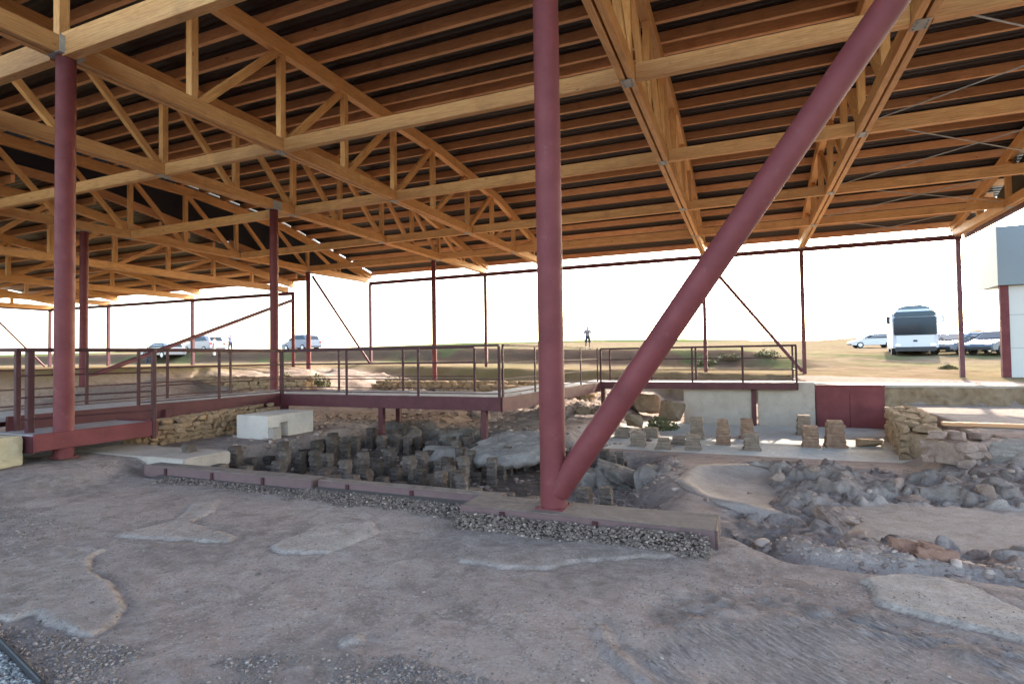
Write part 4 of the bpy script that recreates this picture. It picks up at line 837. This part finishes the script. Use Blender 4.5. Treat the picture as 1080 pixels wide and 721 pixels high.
# ------------------------------------------------------------------ building at the right
b = empty('service_building', (9.52, 28.6, .45)); tag(b, 'service building with blue-grey upper box over a white panel wall', 'building')
BLUE = flat('blue_grey_cladding', (.17, .20, .215), .5, .4, 0, .06, 1); WP = flat('white_panel', (.5, .49, .46), .5, .4, 0, .04, 1)
mb = MB(); mb.box((3.0, 1.0, 4.95), (6.0, 2.0, 2.4), ch=.01); mb.build('upper_box', BLUE, b)
mb = MB(); mb.box((3.2, .3, 1.87), (5.6, .14, 3.75), ch=.01); mb.build('panel_wall', WP, b)
for z in (1.2, 2.55):
    m_ = MB(); m_.box((3.2, .228, z), (5.6, .008, .02), ch=.002); m_.build('panel_joint', flat('joint_grey', (.25, .25, .25)), b)
m_ = MB(); m_.beam((.24, .22, -.4), (.24, .22, 3.745), .28, .2, up=(0, 1, 0)); m_.build('corner_post', STEEL, b)

# ------------------------------------------------------------------ vehicles
GLASS = flat('dark_glass', (.012, .02, .024), .12, .25, 0, .1); TYRE = flat('tyre_rubber', (.02, .02, .02), .85); RIM = flat('rim_metal', (.45, .45, .46), .35, .5, .6); LAMP = flat('lamp_glass', (.75, .75, .72), .1, .6); BLK = flat('black_plastic', (.02, .02, .022), .6); TAIL = flat('tail_lamp', (.35, .02, .02), .2)
def loft(prof_half, ys, bev=.0):
    pass
def wheel(parent, x, y, z, r=.32, wd=.2):
    s = 1 if x > 0 else -1
    m_ = MB(); m_.tube((x-wd/2, y, z), (x+wd/2, y, z), r, 24); wv = m_.build('wheel', TYRE, parent)
    m_ = MB(); m_.tube((x+s*(wd/2-.01), y, z), (x+s*(wd/2+.012), y, z), r*.62, 20); m_.build('rim', RIM, wv)
def car(loc, rz, color, label, suv=False, group='parked cars'):
    t = empty('parked_car', loc, rz); paint = flat('car_paint', color, .25, .6, 0, .03); L, W = 4.3, 1.76; k = .12 if suv else 0
    # side profile along y (front = -y), lofted over x with tumblehome
    lower = [(-2.15, .35), (-2.17, .55), (-2.08, .72), (-1.15, .92+k*.5), (1.95, .98+k), (2.12, .85+k), (2.15, .5), (2.1, .32), (-2.05, .28)]
    up = [(-1.2, .90+k*.5), (-.45, 1.38+k), (-.1, 1.46+k*1.6), (1.15, 1.46+k*1.8), (1.75, 1.28+k*2), (2.02, .96+k)]
    m_ = MB(); n = len(lower); secs = [(-W/2, .94), (-W/2+.07, 1), (W/2-.07, 1), (W/2, .94)]; vs = []
    for x, s in secs: vs += [(x, y*(.985 if s < 1 else 1), .6+(z-.6)*s) for y, z in lower]
    fs = [(j*n+i, j*n+(i+1) % n, (j+1)*n+(i+1) % n, (j+1)*n+i) for j in range(3) for i in range(n)]+[tuple(range(n)), tuple(range(3*n, 4*n))]
    m_.add(vs, fs); n = len(up); vs = []
    for x, s in ((-W/2+.05, 0), (-W/2+.22, 1), (W/2-.22, 1), (W/2-.05, 0)):
        for y, z in up: vs.append((x, y, z if s else .93+(z-.93)*.55) if z > 1.0+k else (x, y, z))
    fs = [(j*n+i, j*n+(i+1) % n, (j+1)*n+(i+1) % n, (j+1)*n+i) for j in range(3) for i in range(n)]+[tuple(range(n)), tuple(range(3*n, 4*n))]
    m_.add(vs, fs); m_.build('body', paint, t)
    z0 = .96+k
    def quad(name, pts, mat, off):
        q = MB(); o_ = Vector(off); q.add([Vector(p)+o_ for p in pts], [tuple(range(len(pts)))]); q.v = q.v; 
        q.prism([Vector(p)+o_ for p in pts], Vector(off).normalized(), .008); return q.build(name, mat, t)
    quad('windscreen', [(-.70, -1.12, .97+k*.5), (.70, -1.12, .97+k*.5), (.58, -.50, 1.35+k), (-.58, -.50, 1.35+k)], GLASS, (0, -.012, .014))
    quad('rear_window', [(-.62, 1.98, 1.02+k), (.62, 1.98, 1.02+k), (.55, 1.74, 1.27+k*2), (-.55, 1.74, 1.27+k*2)], GLASS, (0, .014, .01))
    for s in (-1, 1):
        quad('side_window', [(s*.845, -.95, 1.02+k), (s*.845, 1.75, 1.04+k), (s*.745, 1.2, 1.36+k*1.6), (s*.745, -.3, 1.36+k*1.4)], GLASS, (s*.022, 0, .006))
        q = MB(); q.box((s*.62, -2.09, .66), (.36, .12, .13), ch=.03); q.build('headlight', LAMP, t)
        q = MB(); q.box((s*.7, 2.1, .8+k*.5), (.22, .08, .2), ch=.02); q.build('tail_light', TAIL, t)
        q = MB(); q.box((s*.96, -.72, 1.02+k), (.18, .1, .12), ch=.03); q.build('mirror', paint, t)
        for y_ in (-1.32, 1.32): wheel(t, s*.80, y_, .32)
    q = MB(); q.box((0, -2.15, .42), (1.5, .08, .16), ch=.03); q.build('bumper_grille', BLK, t)
    tag(t, label, 'car', group); return t
def on(px, py, D):
    p = dep(px, py, D); return (p.x, p.y, hz(p.x, p.y)-.02)
def bus():
    x, y_, z = on(966, 376, 37); t = empty('coach_bus', (x, y_, z), -.17); W, L, H = 2.5, 11.5, 3.15
    wp = flat('coach_white', (.5, .51, .52), .3, .5, 0, .03, 1)
    bm = bmesh.new(); bmesh.ops.create_cube(bm, size=1); bmesh.ops.scale(bm, vec=(W, L, H-.35), verts=bm.verts); bmesh.ops.translate(bm, vec=(0, L/2, .35+(H-.35)/2), verts=bm.verts)
    for v in bm.verts:
        if v.co.y < .1 and v.co.z > 2: v.co.y += .28
    bmesh.ops.bevel(bm, geom=[e for e in bm.edges if abs(e.verts[0].co.y-e.verts[1].co.y) > 5 or (e.verts[0].co.y < .5 and e.verts[1].co.y < .5)], offset=.22, segments=4, affect='EDGES')
    me = bpy.data.meshes.new('body'); bm.to_mesh(me); bm.free(); me.materials.append(wp); o = bpy.data.objects.new('body', me); COL.objects.link(o); o.parent = t
    sl_ = lambda z_: .28*(z_-.35)/(H-.35)-.02
    def fr(name, x0, x1, z0, z1, mat, off=.0, r=.08):
        q = MB(); c = [(x0+r, z0), (x1-r, z0), (x1, z0+r), (x1, z1-r), (x1-r, z1), (x0+r, z1), (x0, z1-r), (x0, z0+r)]
        q.prism([(a_, sl_(b_)-off, b_) for a_, b_ in c], (0, 1, 0), .06); return q.build(name, mat, t)
    fr('windscreen', -1.16, 1.16, 1.42, 2.62, GLASS); fr('destination_panel', -1.12, 1.12, 2.64, 3.0, flat('tinted_panel', (.03, .048, .054), .25, .3))
    fr('lower_bumper', -1.14, 1.14, .36, .64, BLK, .02); fr('emblem', -.12, .12, .98, 1.1, BLK, .012, .04)
    for s in (-1, 1):
        fr('headlight', min(s*.78, s*1.12), max(s*.78, s*1.12), .68, .86, LAMP, .012, .05)
        q = MB(); q.beam((s*1.2, .25, 2.85), (s*1.5, -.2, 2.7), .05, .05); q.box((s*1.46, -.25, 2.42), (.22, .12, .52), ch=.05); q.build('mirror', BLK if s < 0 else wp, t)
        q = MB(); q.box((s*1.255, 5.9, 2.15), (.02, 10.4, .95), ch=.005); q.build('side_window_band', GLASS, t)
        for yy in (2.1, 8.4): wheel(t, s*1.13, yy, .5, .5, .28)
    q = MB(); q.add(*[[(xx*1, yy, zz) for yy in (.9, 4.0) for xx, zz in ((-1.0, 3.1), (-.85, 3.32), (-.4, 3.46), (.4, 3.46), (.85, 3.32), (1.0, 3.1))], [(i, i+1, i+7, i+6) for i in range(5)]+[(0, 1, 2, 3, 4, 5), (6, 7, 8, 9, 10, 11), (0, 5, 11, 6)]])
    q.build('roof_unit', flat('roof_unit_grey', (.10, .13, .14), .5), t)
    tag(t, 'white coach bus facing the viewer with large dark windscreen', 'bus')
bus()
car(on(318, 367.5, 58), math.radians(-100), (.12, .14, .19), 'silver-blue estate car parked on the rise behind the slim column', True)
car(on(1014, 376, 38), math.radians(-50), (.2, .21, .235), 'silver car nearest the bus, behind the right far column')
car(on(1002, 374, 44), math.radians(-50), (.33, .34, .35), 'pale car immediately beside the bus')
car(on(1040, 374, 42), math.radians(-50), (.38, .38, .39), 'white car parked between the silver car and the dark blue car')
car(on(1056, 377, 36), math.radians(-50), (.07, .095, .13), 'dark blue car next to the white panel building', True)
car(on(920, 372, 60), math.radians(-85), (.42, .42, .42), 'small white car on the far side of the bus')
car(on(172, 366, 52), math.radians(-95), (.28, .27, .28), 'pale car on the rise behind the left railing')
car(on(215, 367, 55), math.radians(-95), (.28, .25, .26), 'pinkish-white car beside the people on the left rise', True)

# ------------------------------------------------------------------ people
SKIN = flat('skin', (.26, .15, .10), .6, .3)
def person(loc, rz, h, top, bottom, label, arms='down', hair=(.04, .03, .025)):
    t = empty('person', loc, rz); s = h/1.75; nodes = []; edges = []; rad = []
    def nd(p, r, par=None):
        nodes.append(Vector(p)*s); rad.append(r*s)
        if par is not None: edges.append((par, len(nodes)-1))
        return len(nodes)-1
    pel = nd((0, 0, .95), .15); ab = nd((0, 0, 1.1), .14, pel); chs = nd((0, 0, 1.32), .16, ab); nk = nd((0, .0, 1.48), .06, chs); hd = nd((0, -.01, 1.58), .085, nk); hd2 = nd((0, -.015, 1.68), .085, hd)
    for sx in (-1, 1):
        hp = nd((sx*.1, 0, .88), .10, pel); kn = nd((sx*.13, -.02, .5), .065, hp); an = nd((sx*.15, .01, .09), .045, kn); nd((sx*.17, -.16, .04), .04, an)
        sh = nd((sx*.19, 0, 1.40), .065, chs)
        if arms == 'camera': el = nd((sx*.27, -.08, 1.14), .045, sh); wr = nd((sx*.10, -.28, 1.28), .035, el); nd((sx*.05, -.31, 1.36), .035, wr)
        elif arms == 'hips': el = nd((sx*.36, .05, 1.14), .045, sh); wr = nd((sx*.19, -.08, 1.0), .035, el); nd((sx*.15, -.1, .97), .04, wr)
        else: el = nd((sx*.25, .02, 1.12), .045, sh); wr = nd((sx*.27, -.04, .87), .035, el); nd((sx*.27, -.06, .77), .04, wr)
    me = bpy.data.meshes.new('person_body'); me.from_pydata(nodes, edges, []); o = bpy.data.objects.new('body', me); COL.objects.link(o)
    md = o.modifiers.new('skin', 'SKIN'); md.use_smooth_shade = True
    for i, v in enumerate(me.skin_vertices[0].data): v.radius = (rad[i], rad[i]*(.72 if i in (0, 1, 2) else 1)); v.use_root = i == 0
    o.modifiers.new('sub', 'SUBSURF').levels = 2; o.modifiers['sub'].render_levels = 2
    dg = bpy.context.evaluated_depsgraph_get(); dg.update(); em = bpy.data.meshes.new_from_object(o.evaluated_get(dg)); bpy.data.objects.remove(o)
    em.materials.clear(); em.materials.append(SKIN); body = bpy.data.objects.new('body', em); COL.objects.link(body); body.parent = t
    def cloth(name, test, mat, off=.014):
        bm = bmesh.new(); bm.from_mesh(em); bm.normal_update()
        bmesh.ops.delete(bm, geom=[f for f in bm.faces if not test(f.calc_center_median()/s)], context='FACES')
        for v in bm.verts: v.co += v.normal*off*s
        mm = bpy.data.meshes.new(name); bm.to_mesh(mm); bm.free(); mm.materials.clear(); mm.materials.append(mat); c = bpy.data.objects.new(name, mm); COL.objects.link(c); c.parent = t
    cloth('shirt', lambda p: .96 < p.z < 1.47 and not (abs(p.x) < .13 and p.y < -.2) and (abs(p.x) < .24 or p.z > 1.2), flat('shirt_cloth', top, .85))
    cloth('trousers' if bottom[3] else 'shorts', lambda p: (.10 if bottom[3] else .52) < p.z < 1.0 and abs(p.x) < .235, flat('leg_cloth', bottom[:3], .85), .018)
    cloth('hair', lambda p: p.z > 1.64 and (p.y > -.05 or p.z > 1.71), flat('hair', hair, .7), .012)
    cloth('shoes', lambda p: p.z < .10, BLK, .012)
    tag(t, label, 'person'); return t
person(on(620, 367.5, 41), .35, 1.78, (.22, .225, .23), (.03, .033, .04, 0), 'person in pale shirt and dark shorts standing alone on the far rise', 'camera')
person(on(156, 366, 50), 1.2, 1.72, (.25, .25, .3), (.05, .05, .07, 1), 'person in grey standing at the left end of the pale car')
person(on(226, 367, 50), -1.0, 1.75, (.7, .68, .66), (.5, .47, .42, 1), 'person in pale clothes standing before the pinkish-white car')
person(on(243, 367, 50), -1.8, 1.72, (.35, .3, .36), (.08, .08, .12, 1), 'person in dark top standing right of the pinkish-white car', 'hips')
